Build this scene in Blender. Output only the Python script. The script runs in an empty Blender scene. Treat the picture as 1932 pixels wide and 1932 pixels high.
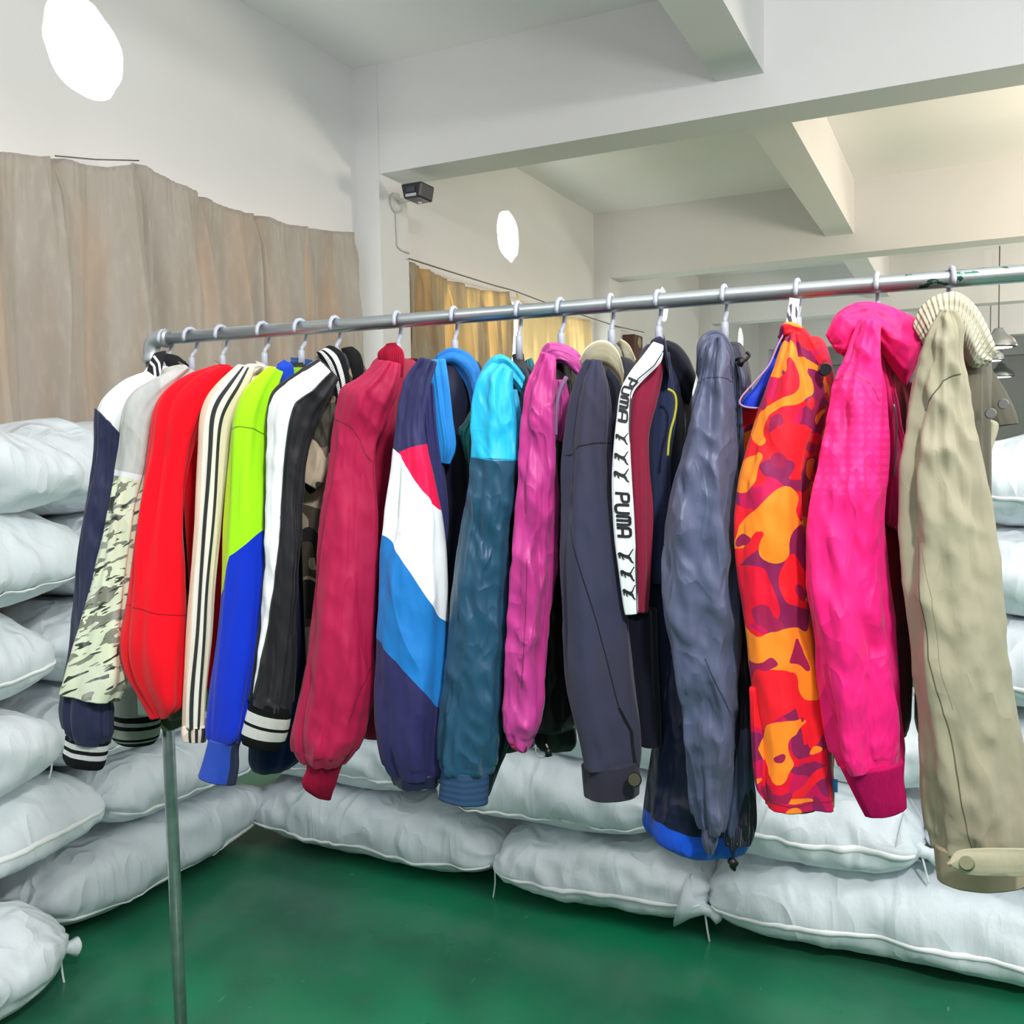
import bpy, math, random
from mathutils import Vector, Matrix, noise
random.seed(4)
SC = bpy.context.scene
COL = SC.collection
# ------------------------------------------------------------------ camera
F = 1800.0
YAW, PIT, ROL = math.radians(25.7), math.radians(3.66), math.radians(1.15)
Z = Vector((0, 0, 1))
FH = Vector((-math.sin(YAW), math.cos(YAW), 0)); RH = Vector((math.cos(YAW), math.sin(YAW), 0))
FW = FH*math.cos(PIT) - Z*math.sin(PIT); U0 = FH*math.sin(PIT) + Z*math.cos(PIT)
CR = RH*math.cos(ROL) - U0*math.sin(ROL); CU = RH*math.sin(ROL) + U0*math.cos(ROL)
CP = Vector((0, 0, 1.5))
cam = bpy.data.cameras.new('camera'); cam.sensor_width = 36; cam.lens = F/1932*36
co = bpy.data.objects.new('camera', cam); COL.objects.link(co)
co.matrix_world = Matrix(((CR.x, CU.x, -FW.x, CP.x), (CR.y, CU.y, -FW.y, CP.y), (CR.z, CU.z, -FW.z, CP.z), (0, 0, 0, 1)))
cam.clip_start = 0.05
SC.camera = co
# ------------------------------------------------------------------ world, lights, exposure
W = bpy.data.worlds.new('world'); SC.world = W; W.use_nodes = True
bg = W.node_tree.nodes['Background']; bg.inputs[0].default_value = (.9, .96, 1, 1); bg.inputs[1].default_value = .42
SC.view_settings.view_transform = 'Standard'; SC.view_settings.look = 'None'
SC.view_settings.exposure = 0.0; SC.view_settings.gamma = 1
SC.view_settings.use_curve_mapping = False
def area(name, loc, tgt, size, power, color, sy=None):
    l = bpy.data.lights.new(name, 'AREA'); l.shape = 'RECTANGLE' if sy else 'DISK'; l.size = size
    if sy: l.size_y = sy
    l.energy = power; l.color = color
    o = bpy.data.objects.new(name, l); COL.objects.link(o); o.location = loc
    o.rotation_euler = (Vector(tgt)-Vector(loc)).to_track_quat('-Z', 'Y').to_euler()
    return o
def lamp(name, loc, power, color, r=.18):
    l = bpy.data.lights.new(name, 'POINT'); l.energy = power; l.color = color; l.shadow_soft_size = r
    o = bpy.data.objects.new(name, l); COL.objects.link(o); o.location = loc; return o
area('ceiling_lamp_key', (1.1, -.5, 3.3), (-.7, 1.6, 1.1), .28, 84, (1, .985, .965))
area('fill_left', (-1.9, -1.2, 3.4), (-1.6, 2.2, 1.1), 1.0, 8, (.95, .98, 1))  # soft fill added for the left side, no lamp seen there
lamp('fill_right', (2.3, 2.0, 2.75), 70, (.97, .985, 1))  # point light added out of view to lift ceiling, beam and wall
area('fill_up_right', (2.2, .9, 2.0), (1.4, 1.2, 4), 1.2, 112, (1, .955, 1))  # added out of view, facing up to brighten the near ceiling
area('fill_up_behind', (-.6, -1.5, 2.2), (-1.0, -1.4, 4), 1.2, 88, (1, .955, 1))  # second added upward fill, behind the camera
area('fill_up_middle_bay', (2.6, 7.2, 2.2), (1.6, 7.2, 4), 1.2, 145, (1, .84, .67))  # warm upward fill added for the middle bay, out of view
area('fill_up_far_bay', (2.6, 11.3, 2.2), (1.6, 11.3, 4), 1.2, 90, (1, .89, .77))  # unseen upward fill added to brighten the far bay
area('fill_up_last_bay', (3.0, 15.6, 2.2), (2.0, 15.6, 4), 1.2, 90, (1, .91, .82))  # unseen upward fill added for the last bay

# ------------------------------------------------------------------ pixel -> place helpers
def ray(x, y): return FW + CR*((x-966)/F) - CU*((y-966)/F)
def P(x, y, D):
    d = ray(x, y); return CP + d*(D/d.dot(FH))
def on(x, y, ax, v):
    d = ray(x, y); return CP + d*((v-CP[ax])/d[ax])
def srgb(c):
    if isinstance(c, str): c = tuple(int(c[i:i+2], 16) for i in (0, 2, 4))
    o = []
    for v in c[:3]:
        v = v/255.0; o.append(v/12.92 if v <= .04045 else ((v+.055)/1.055)**2.4)
    return (o[0], o[1], o[2], 1)

# ------------------------------------------------------------------ material builder
class MT:
    def __init__(s, name, base, rough=.8, metal=0, spec=.4, sheen=0, trans=0):
        s.m = bpy.data.materials.new(name); s.m.use_nodes = True; s.t = s.m.node_tree; s.n = s.t.nodes
        s.b = s.n['Principled BSDF']; s.b.inputs['Roughness'].default_value = rough; s.b.inputs['Metallic'].default_value = metal
        s.b.inputs['Specular IOR Level'].default_value = spec
        if sheen: s.b.inputs['Sheen Weight'].default_value = sheen
        r = s.n.new('ShaderNodeRGB'); r.outputs[0].default_value = srgb(base); s.c = r.outputs[0]; s.h = None
        s._px = s._uv = s._ob = None
    def sep(s, out):
        x = s.n.new('ShaderNodeSeparateXYZ'); s.t.links.new(out, x.inputs[0]); return x.outputs
    @property
    def px(s):
        if not s._px:
            u = s.n.new('ShaderNodeUVMap'); u.uv_map = 'cloth'; s._px = s.sep(u.outputs[0])
        return s._px
    @property
    def uv(s):
        if not s._uv:
            u = s.n.new('ShaderNodeUVMap'); u.uv_map = 'UVMap'; s._uv = s.sep(u.outputs[0])
        return s._uv
    @property
    def ob(s):
        if not s._ob: s._ob = s.n.new('ShaderNodeTexCoord').outputs['Object']
        return s._ob
    def M(s, op, a, b=None, c=None):
        x = s.n.new('ShaderNodeMath'); x.operation = op
        for i, v in enumerate((a, b, c)):
            if v is None: continue
            if hasattr(v, 'links'): s.t.links.new(v, x.inputs[i])
            else: x.inputs[i].default_value = v
        return x.outputs[0]
    def mix(s, fac, col):
        x = s.n.new('ShaderNodeMix'); x.data_type = 'RGBA'
        if hasattr(fac, 'links'): s.t.links.new(fac, x.inputs[0])
        else: x.inputs[0].default_value = fac
        s.t.links.new(s.c, x.inputs[6])
        if hasattr(col, 'links'): s.t.links.new(col, x.inputs[7])
        else: x.inputs[7].default_value = srgb(col)
        s.c = x.outputs[2]; return s
    def f_half(s, x1, y1, x2, y2):
        x, y = s.px[0], s.px[1]; x1, y1, x2, y2 = [v/100.0 for v in (x1, y1, x2, y2)]
        a = s.M('MULTIPLY', s.M('SUBTRACT', y, y1), x2-x1); b = s.M('MULTIPLY', s.M('SUBTRACT', x, x1), y2-y1)
        return s.M('GREATER_THAN', s.M('SUBTRACT', a, b), 0)
    def half(s, x1, y1, x2, y2, col): return s.mix(s.f_half(x1, y1, x2, y2), col)
    def poly(s, pts, col):            # convex, clockwise on screen
        f = None
        for i in range(len(pts)):
            a, b = pts[i], pts[(i+1) % len(pts)]
            g = s.f_half(a[0], a[1], b[0], b[1]); f = g if f is None else s.M('MULTIPLY', f, g)
        return s.mix(f, col)
    def f_seg(s, x1, y1, x2, y2, w):
        x, y = s.px[0], s.px[1]; x1, y1, x2, y2, w = [v/100.0 for v in (x1, y1, x2, y2, w)]
        dx, dy = x2-x1, y2-y1; L = math.hypot(dx, dy); dx /= L; dy /= L
        ax = s.M('SUBTRACT', x, x1); ay = s.M('SUBTRACT', y, y1)
        t = s.M('ADD', s.M('MULTIPLY', ax, dx), s.M('MULTIPLY', ay, dy))
        d = s.M('ABSOLUTE', s.M('SUBTRACT', s.M('MULTIPLY', ax, dy), s.M('MULTIPLY', ay, dx)))
        return s.M('MULTIPLY', s.M('LESS_THAN', d, w/2), s.M('MULTIPLY', s.M('GREATER_THAN', t, 0), s.M('LESS_THAN', t, L)))
    def line(s, pts, w, col, groove=0.0):
        for a, b in zip(pts[:-1], pts[1:]):
            f = s.f_seg(a[0], a[1], b[0], b[1], w); s.mix(f, col)
            if groove: s.addh(s.M('MULTIPLY', f, -groove))
        return s
    def band(s, ch, a, b, col, amp=0):
        v = s.uv[ch]
        return s.mix(s.M('MULTIPLY', s.M('GREATER_THAN', v, a), s.M('LESS_THAN', v, b)), col)
    def tex(s, kind, scale, st=(1, 1, 1), detail=2, seed=0, dist=0, coord=None):
        mp = s.n.new('ShaderNodeMapping'); s.t.links.new(coord or s.ob, mp.inputs[0]); mp.inputs['Scale'].default_value = st
        mp.inputs['Location'].default_value = (seed*1.7, seed*.9, seed*.37)
        if kind == 'noise':
            x = s.n.new('ShaderNodeTexNoise'); x.inputs['Detail'].default_value = detail; x.inputs['Distortion'].default_value = dist; x.inputs['Scale'].default_value = scale; o = x.outputs[0]
        elif kind == 'ridge':
            x = s.n.new('ShaderNodeTexNoise'); x.inputs['Detail'].default_value = detail; x.inputs['Distortion'].default_value = dist; x.inputs['Scale'].default_value = scale
            o = s.M('SUBTRACT', 1, s.M('MULTIPLY', s.M('ABSOLUTE', s.M('SUBTRACT', x.outputs[0], .5)), 3.5)); s.t.links.new(mp.outputs[0], x.inputs['Vector']); return o
        elif kind == 'vor':
            x = s.n.new('ShaderNodeTexVoronoi'); x.inputs['Scale'].default_value = scale; o = x.outputs[0]
        s.t.links.new(mp.outputs[0], x.inputs['Vector']); return o
    def blot(s, scale, thr, col, st=(1, 1, 1), seed=0, detail=0, dist=.4, gt=True, coord=None):
        return s.mix(s.M('GREATER_THAN' if gt else 'LESS_THAN', s.tex('noise', scale, st, detail, seed, dist, coord), thr), col)
    def soft(s, scale, lo, hi, col, st=(1, 1, 1), seed=0, detail=3, amount=1.0):
        x = s.n.new('ShaderNodeMapRange'); s.t.links.new(s.tex('noise', scale, st, detail, seed), x.inputs[0])
        x.inputs[1].default_value = lo; x.inputs[2].default_value = hi; x.inputs[4].default_value = amount
        return s.mix(x.outputs[0], col)
    def addh(s, o): s.h = o if s.h is None else s.M('ADD', s.h, o); return s
    def bump(s, kind, scale, amp, st=(1, 1, 1), seed=0, detail=2, dist=0):
        return s.addh(s.M('MULTIPLY', s.tex(kind, scale, st, detail, seed, dist), amp))
    def rib(s, n, amp, ch=0, dark=None):
        w = s.M('SINE', s.M('MULTIPLY', s.uv[ch], n*math.tau)); s.addh(s.M('MULTIPLY', w, amp))
        return s
    def done(s, strength=1.0):
        s.t.links.new(s.c, s.b.inputs['Base Color'])
        if s.h is not None:
            b = s.n.new('ShaderNodeBump'); b.inputs['Strength'].default_value = strength; b.inputs['Distance'].default_value = 1.0
            s.t.links.new(s.h, b.inputs['Height']); s.t.links.new(b.outputs[0], s.b.inputs['Normal'])
        return s.m
def cloth(name, base, kind='cotton', seed=0, fin=True, **k):
    if kind == 'nylon':
        m = MT(name, base, k.get('rough', .45), spec=.35, sheen=.1)
        m.bump('ridge', 9, .008, (1, 1, .4), seed, 1, .8); m.bump('ridge', 22, .0038, (1, 1, .5), seed+3, 1, .8)
    elif kind == 'crisp':
        m = MT(name, base, k.get('rough', .62), spec=.3, sheen=.1)
        m.bump('ridge', 7, .007, (1, 1, .5), seed, 1, .7); m.bump('noise', 28, .003, (1, 1, .6), seed+3, 3)
    elif kind == 'knit':
        m = MT(name, base, k.get('rough', .9), spec=.15, sheen=.15); m.bump('noise', 5, .010, (1, 1, .35), seed, 1); m.bump('noise', 14, .003, (1, 1, .5), seed+2, 2)
    else:
        m = MT(name, base, k.get('rough', .85), spec=.2, sheen=.15); m.bump('noise', 8, .010, (1, 1, .5), seed, 3); m.bump('noise', 160, .0002, seed=seed)
    return m.done() if fin else m
def simple(name, base, rough=.6, metal=0, spec=.5): return MT(name, base, rough, metal, spec).done()

# ------------------------------------------------------------------ object helpers
def mesh_obj(name, verts, faces, mat, parent=None, uvs=None, smooth=True, mats=None, fm=None):
    base = parent_base(parent)
    me = bpy.data.meshes.new(name); me.from_pydata([tuple(Vector(v)-base) for v in verts], [], faces)
    for m in (mats or [mat]): me.materials.append(m)
    if fm:
        for i, k in enumerate(fm): me.polygons[i].material_index = k
    if uvs:
        for nm, arr in uvs.items():
            l = me.uv_layers.new(name=nm)
            for lp in me.loops: l.data[lp.index].uv = arr[lp.vertex_index]
    if smooth: me.shade_smooth()
    me.update()
    o = bpy.data.objects.new(name, me); COL.objects.link(o)
    if parent: o.parent = parent
    return o
BASES = {}
def parent_base(p):
    b = Vector((0, 0, 0))
    while p is not None:
        b += Vector(p.location); p = p.parent
    return b
def thing(name, loc, label, cat, group=None):
    o = bpy.data.objects.new(name, None); COL.objects.link(o); o.location = loc; o.empty_display_size = .05
    tag(o, label, cat, group); return o
def tag(o, label=None, cat=None, group=None, kind=None):
    if label: o['label'] = label
    if cat: o['category'] = cat
    if group: o['group'] = group
    if kind: o['kind'] = kind
    return o
def box_vf(x0, x1, y0, y1, z0, z1):
    v = [(x, y, z) for x in (x0, x1) for y in (y0, y1) for z in (z0, z1)]
    f = [(0, 1, 3, 2), (4, 6, 7, 5), (0, 4, 5, 1), (2, 3, 7, 6), (0, 2, 6, 4), (1, 5, 7, 3)]
    return v, f
def box(name, a, mat, parent=None, kind=None, bevel=0):
    v, f = box_vf(*a); o = mesh_obj(name, v, f, mat, parent, smooth=False)
    if kind: o['kind'] = kind
    if bevel:
        b = o.modifiers.new('b', 'BEVEL'); b.width = bevel; b.segments = 2
    return o
def frames(pts):
    T = []
    for i in range(len(pts)):
        a = pts[max(i-1, 0)]; b = pts[min(i+1, len(pts)-1)]; T.append((b-a).normalized())
    n = T[0].cross(Z)
    if n.length < .1: n = T[0].cross(Vector((1, 0, 0)))
    n.normalize(); out = []
    for t in T:
        n = (n - t*n.dot(t)).normalized(); out.append((t, n, t.cross(n)))
    return out
def pipe_vf(pts, r, n=12, cap=True):
    pts = [Vector(p) for p in pts]; V = []; Fc = []
    rr = r if isinstance(r, (list, tuple)) else [r]*len(pts)
    for p, (t, a, b), q in zip(pts, frames(pts), rr):
        for k in range(n):
            an = math.tau*k/n; V.append(p + a*q*math.cos(an) + b*q*math.sin(an))
    for i in range(len(pts)-1):
        for k in range(n):
            k2 = (k+1) % n; Fc.append((i*n+k, i*n+k2, (i+1)*n+k2, (i+1)*n+k))
    if cap:
        Fc.append(tuple(range(n-1, -1, -1))); Fc.append(tuple((len(pts)-1)*n+k for k in range(n)))
    return V, Fc
def pipe(name, pts, r, mat, parent=None, n=12, smooth_path=0, smooth=True):
    if smooth_path:
        rl = r if isinstance(r, (list, tuple)) else [r]*len(pts)
        q = cr([list(Vector(p))+[a] for p, a in zip(pts, rl)], smooth_path); pts = [Vector(p[:3]) for p in q]; r = [p[3] for p in q]
    V, Fc = pipe_vf(pts, r, n); return mesh_obj(name, V, Fc, mat, parent, smooth=smooth)
def cr(rows, sub):
    """Catmull-Rom through rows of equal-length tuples"""
    out = []; n = len(rows)
    for i in range(n-1):
        p0, p1, p2, p3 = rows[max(i-1, 0)], rows[i], rows[i+1], rows[min(i+2, n-1)]
        for k in range(sub):
            t = k/sub
            out.append([.5*((2*b)+(-a+c)*t+(2*a-5*b+4*c-d)*t*t+(-a+3*b-3*c+d)*t**3) for a, b, c, d in zip(p0, p1, p2, p3)])
    out.append(list(rows[-1])); return out
def merge(*vfs):
    V = []; Fc = []
    for v, f in vfs:
        o = len(V); V += list(v); Fc += [tuple(i+o for i in q) for q in f]
    return V, Fc

# ------------------------------------------------------------------ cloth tube: traced edge pairs, its own distance and thickness
class Tube:
    def __init__(s, pairs, D, th=.8, maxth=.05, fold=.004, crease=.0, seed=0, n=56, sub=9, q=1.0, gather=0.0):
        s.fold, s.crease, s.seed, s.n, s.q = fold*1.45, crease*2.4, seed, n, q; s.gather = gather
        rows = [list(p[:4]) + [p[4] if len(p) > 4 else 0.0] for p in pairs]
        s.rows = cr(rows, sub); s.C = []; s.E1 = []; s.E2 = []; s.px = []; s.V = [0.0]
        for x1, y1, x2, y2, dd in s.rows:
            L = P(x1, y1, D+dd); R = P(x2, y2, D+dd); c = (L+R)/2; e1 = (R-L)/2; w = e1.length
            fh = (c-CP); fh.z = 0; fh.normalize()
            e2 = fh*min(w*th, maxth)
            s.C.append(c); s.E1.append(e1); s.E2.append(e2); s.px.append((x1, y1, x2, y2))
        for i in range(1, len(s.C)): s.V.append(s.V[-1]+(s.C[i]-s.C[i-1]).length)
    def pt(s, i, a):
        c, e1, e2, v = s.C[i], s.E1[i], s.E2[i], s.V[i]
        ca, sa = math.cos(a), math.sin(a)
        if s.q != 1.0:
            ca = math.copysign(abs(ca)**s.q, ca); sa = math.copysign(abs(sa)**s.q, sa)
        d = e1*ca + e2*sa; nrm = (e1*(ca/max(e1.length_squared, 1e-8)) + e2*(sa/max(e2.length_squared, 1e-8))).normalized()
        p = c + d; sd = s.seed*7.3
        k = noise.noise(Vector((math.cos(a)*1.6+sd, math.sin(a)*1.6, v*3.0+sd)))*s.fold*1.6
        k += noise.noise(Vector((math.cos(a)*4+sd, math.sin(a)*4, v*7.0+sd+9)))*s.fold*.6
        tt = v/max(s.V[-1], 1e-6)
        if s.gather and tt > .72:
            k += (noise.noise(Vector((math.cos(a)*5.5+sd, math.sin(a)*5.5, v*3)))*1.3+.2)*s.gather*math.sin(min(1, (tt-.72)/.24)*math.pi*.5)*(1 if tt < .97 else .4)
        if s.crease:
            q = Vector(((p.x+p.z*.30)*30+sd, (p.y)*22, (p.z-.5*p.x)*9+sd))
            sl = .18+.82*abs(math.sin(a)); r = 1-abs(noise.noise(q))*2.6; k += (r-.3)*s.crease*sl
            r = 1-abs(noise.noise(q*2.1+Vector((5, 3, sd))))*2.6; k += (r-.3)*s.crease*.4*sl
        return p + nrm*k, nrm
    def front(s, u, t):
        """surface point at width fraction u in [0,1], length fraction t"""
        f = max(0, min(1, t))*(len(s.C)-1); i = int(f); j = min(i+1, len(s.C)-1); g = f-i
        a = math.pi + math.acos(max(-1, min(1, 1-2*u)))      # cos(a) = -(1-2u)
        p, n1 = s.pt(i, a); q, n2 = s.pt(j, a); return p.lerp(q, g), (n1+n2).normalized()
    def build(s, name, mat, parent=None, hollow=True, capstart=True):
        n = s.n; V = []; Fc = []; U = []; X = []; m = len(s.C)
        for i in range(m):
            x1, y1, x2, y2 = s.px[i]
            for k in range(n):
                a = math.tau*k/n; V.append(s.pt(i, a)[0]); f = (math.cos(a)+1)/2
                U.append((f, s.V[i]/s.V[-1])); X.append(((x1+(x2-x1)*f)/100, (y1+(y2-y1)*f)/100))
            if i:
                for k in range(n):
                    k2 = (k+1) % n; Fc.append(((i-1)*n+k, (i-1)*n+k2, i*n+k2, i*n+k))
        def lid(i, inn):
            c = s.C[i]; o = len(V); b = i*n
            for k in range(n):
                V.append(c + (V[b+k]-c)*.86 + inn); U.append(U[b+k]); X.append(X[b+k])
            for k in range(n):
                k2 = (k+1) % n; q = (b+k, b+k2, o+k2, o+k); Fc.append(q if i else q[::-1])
            Fc.append(tuple(o+k for k in range(n)) if i else tuple(o+k for k in range(n-1, -1, -1)))
        T = (s.C[-1]-s.C[-2]).normalized()
        lid(m-1, -T*(.02 if hollow else -.002))
        T = (s.C[1]-s.C[0]).normalized(); lid(0, -T*.003)
        return mesh_obj(name, V, Fc, mat, parent, {'UVMap': U, 'cloth': X})

# ------------------------------------------------------------------ rod line
ZR = 1.7392
RA = P(285, 641, 1.95); RA.z = ZR
RB = on(1932, 516, 2, ZR)
RD = (RB-RA).normalized(); AD = Vector((-RD.y, RD.x, 0)).normalized()
if AD.dot(FH) < 0: AD = -AD
def rodpt(px):
    d = ray(px, 641-(px-285)*125/1647); d2 = Vector((d.x, d.y)); r = Vector((RD.x, RD.y)); w = Vector((RA.x-CP.x, RA.y-CP.y))
    den = d2.x*(-r.y)+d2.y*r.x
    t = (w.x*(-r.y)+w.y*r.x)/den
    s = (d2.x*w.y-d2.y*w.x)/(-den)
    q = CP + d*t; q.z = ZR; return q
def rodD(px): return (rodpt(px)-CP).dot(FH)

# body: the hanging torso, a flattened shell square to the rod
class Body:
    def __init__(s, px, neck, hem, b=.03, w=.19, wf=None, ang=0, shift=0, belly=1.1, drop=.13, seed=0, fold=.004, top=.055, sh=0, hemw=1.0, near=.68):
        s.near = near
        s.c = rodpt(px+sh); D = rodD(px)
        zt = P(px, neck, D).z; zb = P(px, hem, D-.1).z
        s.r = Matrix.Rotation(math.radians(ang), 3, 'Z') @ RD; s.a = Matrix.Rotation(math.radians(ang), 3, 'Z') @ AD
        wf = wf or w; s.n = 56; s.seed = seed; s.fold = fold
        H = zt-zb
        prof = [(0, top, .6*b), (.012, top+.02, .8*b), (drop*.4, top+(w-top)*.5, b), (drop*.75, top+(w-top)*.84, b), (drop, w*.985, b), (drop*1.35, w, b*1.02), (H*.5, w*.98, b*belly), (H*.85, w*.95*hemw, b*belly), (H, w*.93*hemw, b*belly)]
        s.rows = cr([list(p) for p in prof], 7); s.zt = zt; s.k = wf/w; s.H = H
    def build(s, name, mat, parent):
        V = []; Fc = []; U = []; X = []; n = s.n
        for i, (h, w, b) in enumerate(s.rows):
            for k in range(n):
                an = math.tau*k/n; ca, sa = math.cos(an), math.sin(an)
                ca2 = math.copysign(abs(ca)**.75, ca); sa2 = math.copysign(abs(sa)**.75, sa)
                ww = w*s.near if ca < 0 else w*s.k
                kk = 1+noise.noise(Vector((ca*3+s.seed*5, sa*.8, h*2.5)))*.0
                dd = noise.noise(Vector((ca*3.2+s.seed*5, sa*.9+h*.4, h*3.0)))*s.fold*2*min(1, h/.1)
                p = s.c + s.a*(ca2*ww) + s.r*(sa2*b+ (dd if sa > 0 else -dd)); p.z = s.zt-h
                V.append(p); U.append((k/n, h/s.H)); d = p-CP; w_ = d.dot(FW)
                X.append(((966+F*d.dot(CR)/w_)/100, (966-F*d.dot(CU)/w_)/100))
            if i:
                for k in range(n):
                    k2 = (k+1) % n; Fc.append(((i-1)*n+k, i*n+k, i*n+k2, (i-1)*n+k2))
        m = len(s.rows)
        for i, dz in ((m-1, .03), (0, -.01)):
            c = s.c.copy(); c.z = V[i*n].z; o = len(V)
            for k in range(n):
                V.append(c+(V[i*n+k]-c)*.9+Vector((0, 0, dz))); U.append(U[i*n+k]); X.append(X[i*n+k])
            for k in range(n):
                k2 = (k+1) % n; q = (i*n+k, i*n+k2, o+k2, o+k); Fc.append(q if i == 0 else q[::-1])
            Fc.append(tuple(range(o, o+n)) if i == 0 else tuple(range(o+n-1, o-1, -1)))
        return mesh_obj(name, V, Fc, mat, parent, {'UVMap': U, 'cloth': X})
# ================================================================== STRUCTURE
wm = MT('white_plaster', 'DDDCDB', .9, spec=.15); wm.soft(1.2, .4, .8, 'D3D2CF', amount=.5); wm.bump('noise', 60, .0004); WALLM = wm.done()
cm = MT('ceiling_plaster', 'EFEEED', .92, spec=.1); cm.soft(.8, .4, .8, 'E4E3E0', amount=.5); CEILM = cm.done()
fm = MT('green_epoxy', '0D8257', .16, spec=.5)
fm.soft(1.1, .40, .62, '35604F', seed=3, detail=4, amount=.85); fm.soft(9, .5, .75, '3B7A60', seed=8, detail=5, amount=.45); fm.soft(3, .55, .8, '1F5A45', seed=2, detail=5, amount=.6)
sc = fm.tex('noise', 60, (1, .14, 1), 3, 5); fm.mix(fm.M('MULTIPLY', fm.M('GREATER_THAN', sc, .735), .3), '8FB5A0')
fm.bump('noise', 5, .0022, detail=3); fm.bump('noise', 1.6, .006, detail=2)
rr = fm.tex('noise', 4, (1, 1, 1), 4, 6); x = fm.n.new('ShaderNodeMapRange'); fm.t.links.new(rr, x.inputs[0]); x.inputs[3].default_value = .07; x.inputs[4].default_value = .38
fm.t.links.new(x.outputs[0], fm.b.inputs['Roughness'])
FLOORM = fm.done()
X0 = -3.4; CEIL = 3.83; Y0, Y1 = -3.0, 22.0; X1 = 9.0
box('floor', (X0-.2, X1, Y0, Y1, -.1, 0), FLOORM, kind='structure')
box('ceiling', (X0-.2, X1, Y0, Y1, CEIL, CEIL+.1), CEILM, kind='structure')
box('wall_back', (X0-.2, X1, Y1, Y1+.15, 0, CEIL), WALLM, kind='structure')
# left wall with real holes: curtained windows and round openings
WIN = [(.6, 4.72, .95, 2.70), (5.78, 8.95, .95, 2.72), (9.9, 13.0, .95, 2.5), (14.0, 17.0, .95, 2.5)]
RND = [(2.98, 3.24), (7.10, 3.245), (11.45, 3.245), (15.8, 3.23), (19.9, 3.23)]
wv, wf = box_vf(X0-.2, X0, Y0, Y1, 0, CEIL)
wall = mesh_obj('wall_left', wv, wf, WALLM, smooth=False); wall['kind'] = 'structure'
cv = []; 
for (a, b, c, d) in WIN: cv.append(box_vf(X0-.3, X0+.1, a, b, c, d))
def cyl_x(x0, x1, y, z, r, n=40, wob=0):
    V = []; 
    for x in (x0, x1):
        for k in range(n):
            a = math.tau*k/n; rr = r*(1+wob*noise.noise(Vector((math.cos(a)*2, math.sin(a)*2, y)))); V.append((x, y+rr*math.cos(a), z+rr*math.sin(a)))
    Fc = [(k, (k+1) % n, n+(k+1) % n, n+k) for k in range(n)] + [tuple(range(n-1, -1, -1)), tuple(range(n, 2*n))]
    return V, Fc
for (y, z) in RND: cv.append(cyl_x(X0-.3, X0+.1, y, z, .205, wob=.10))
V, Fc = merge(*cv); cut = mesh_obj('cut', V, Fc, WALLM, smooth=False)
import bmesh
bm_ = bmesh.new(); bm_.from_mesh(cut.data); bmesh.ops.recalc_face_normals(bm_, faces=bm_.faces); bm_.to_mesh(cut.data); bm_.free()
bm_ = bmesh.new(); bm_.from_mesh(wall.data); bmesh.ops.recalc_face_normals(bm_, faces=bm_.faces); bm_.to_mesh(wall.data); bm_.free()
bo = wall.modifiers.new('holes', 'BOOLEAN'); bo.operation = 'DIFFERENCE'; bo.object = cut; bo.solver = 'EXACT'
dg = bpy.context.evaluated_depsgraph_get(); me = bpy.data.meshes.new_from_object(wall.evaluated_get(dg)); wall.modifiers.clear(); wall.data = me
bpy.data.objects.remove(cut)
def glow(name, col, e):
    m = bpy.data.materials.new(name); m.use_nodes = True; b = m.node_tree.nodes['Principled BSDF']
    b.inputs['Base Color'].default_value = (.8, .8, .8, 1); b.inputs['Emission Color'].default_value = col; b.inputs['Emission Strength'].default_value = e; return m
SKYP = glow('daylit_pane', (.93, 1, 1, 1), 2.6)
FRM = simple('window_frame', 'B9BCBC', .5)
wi = 1
for (a, b, c, d) in WIN:
    o = box('window_%d' % wi, (X0-.16, X0-.15, a, b, c, d), SKYP, kind='structure'); wi += 1
    n_ = max(2, int((b-a)/1.0))
    vf = [box_vf(X0-.15, X0-.11, a, b, c, c+.05), box_vf(X0-.15, X0-.11, a, b, d-.05, d)]
    vf += [box_vf(X0-.15, X0-.11, a+(b-a)*k/n_-.025, a+(b-a)*k/n_+.025, c, d) for k in range(n_+1)]
    V, Fc = merge(*vf); mesh_obj('window_frame', V, Fc, FRM, o, smooth=False)
for (y, z) in RND:
    V, Fc = cyl_x(X0-.16, X0-.15, y, z, .24); o = mesh_obj('window_%d' % wi, V, Fc, SKYP, smooth=False); o['kind'] = 'structure'; wi += 1
# pillars and beams
py = 4.97; k = 1; bays = [4.97, 9.06, 13.15, 17.24, 21.3]
for y in bays:
    box('trim_%d' % k, (X0, X0+.16, y, y+.32, 0, CEIL), WALLM, kind='structure'); k += 1
    box('trim_%d' % k, (X0+.16, X1, y+.012, y+.30, 3.19, CEIL), WALLM, kind='structure'); k += 1
for i, (ya, yb) in enumerate(((-3.0, 4.97), (5.27, 9.06), (9.36, 13.15), (13.45, 17.24), (17.54, 21.3))):
    box('trim_%d' % k, (-1.19, -.95, ya, yb+.012, 3.36, CEIL), WALLM, kind='structure'); k += 1
    box('trim_%d' % k, (3.0, 3.24, ya, yb+.012, 3.36, CEIL), WALLM, kind='structure'); k += 1

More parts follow.
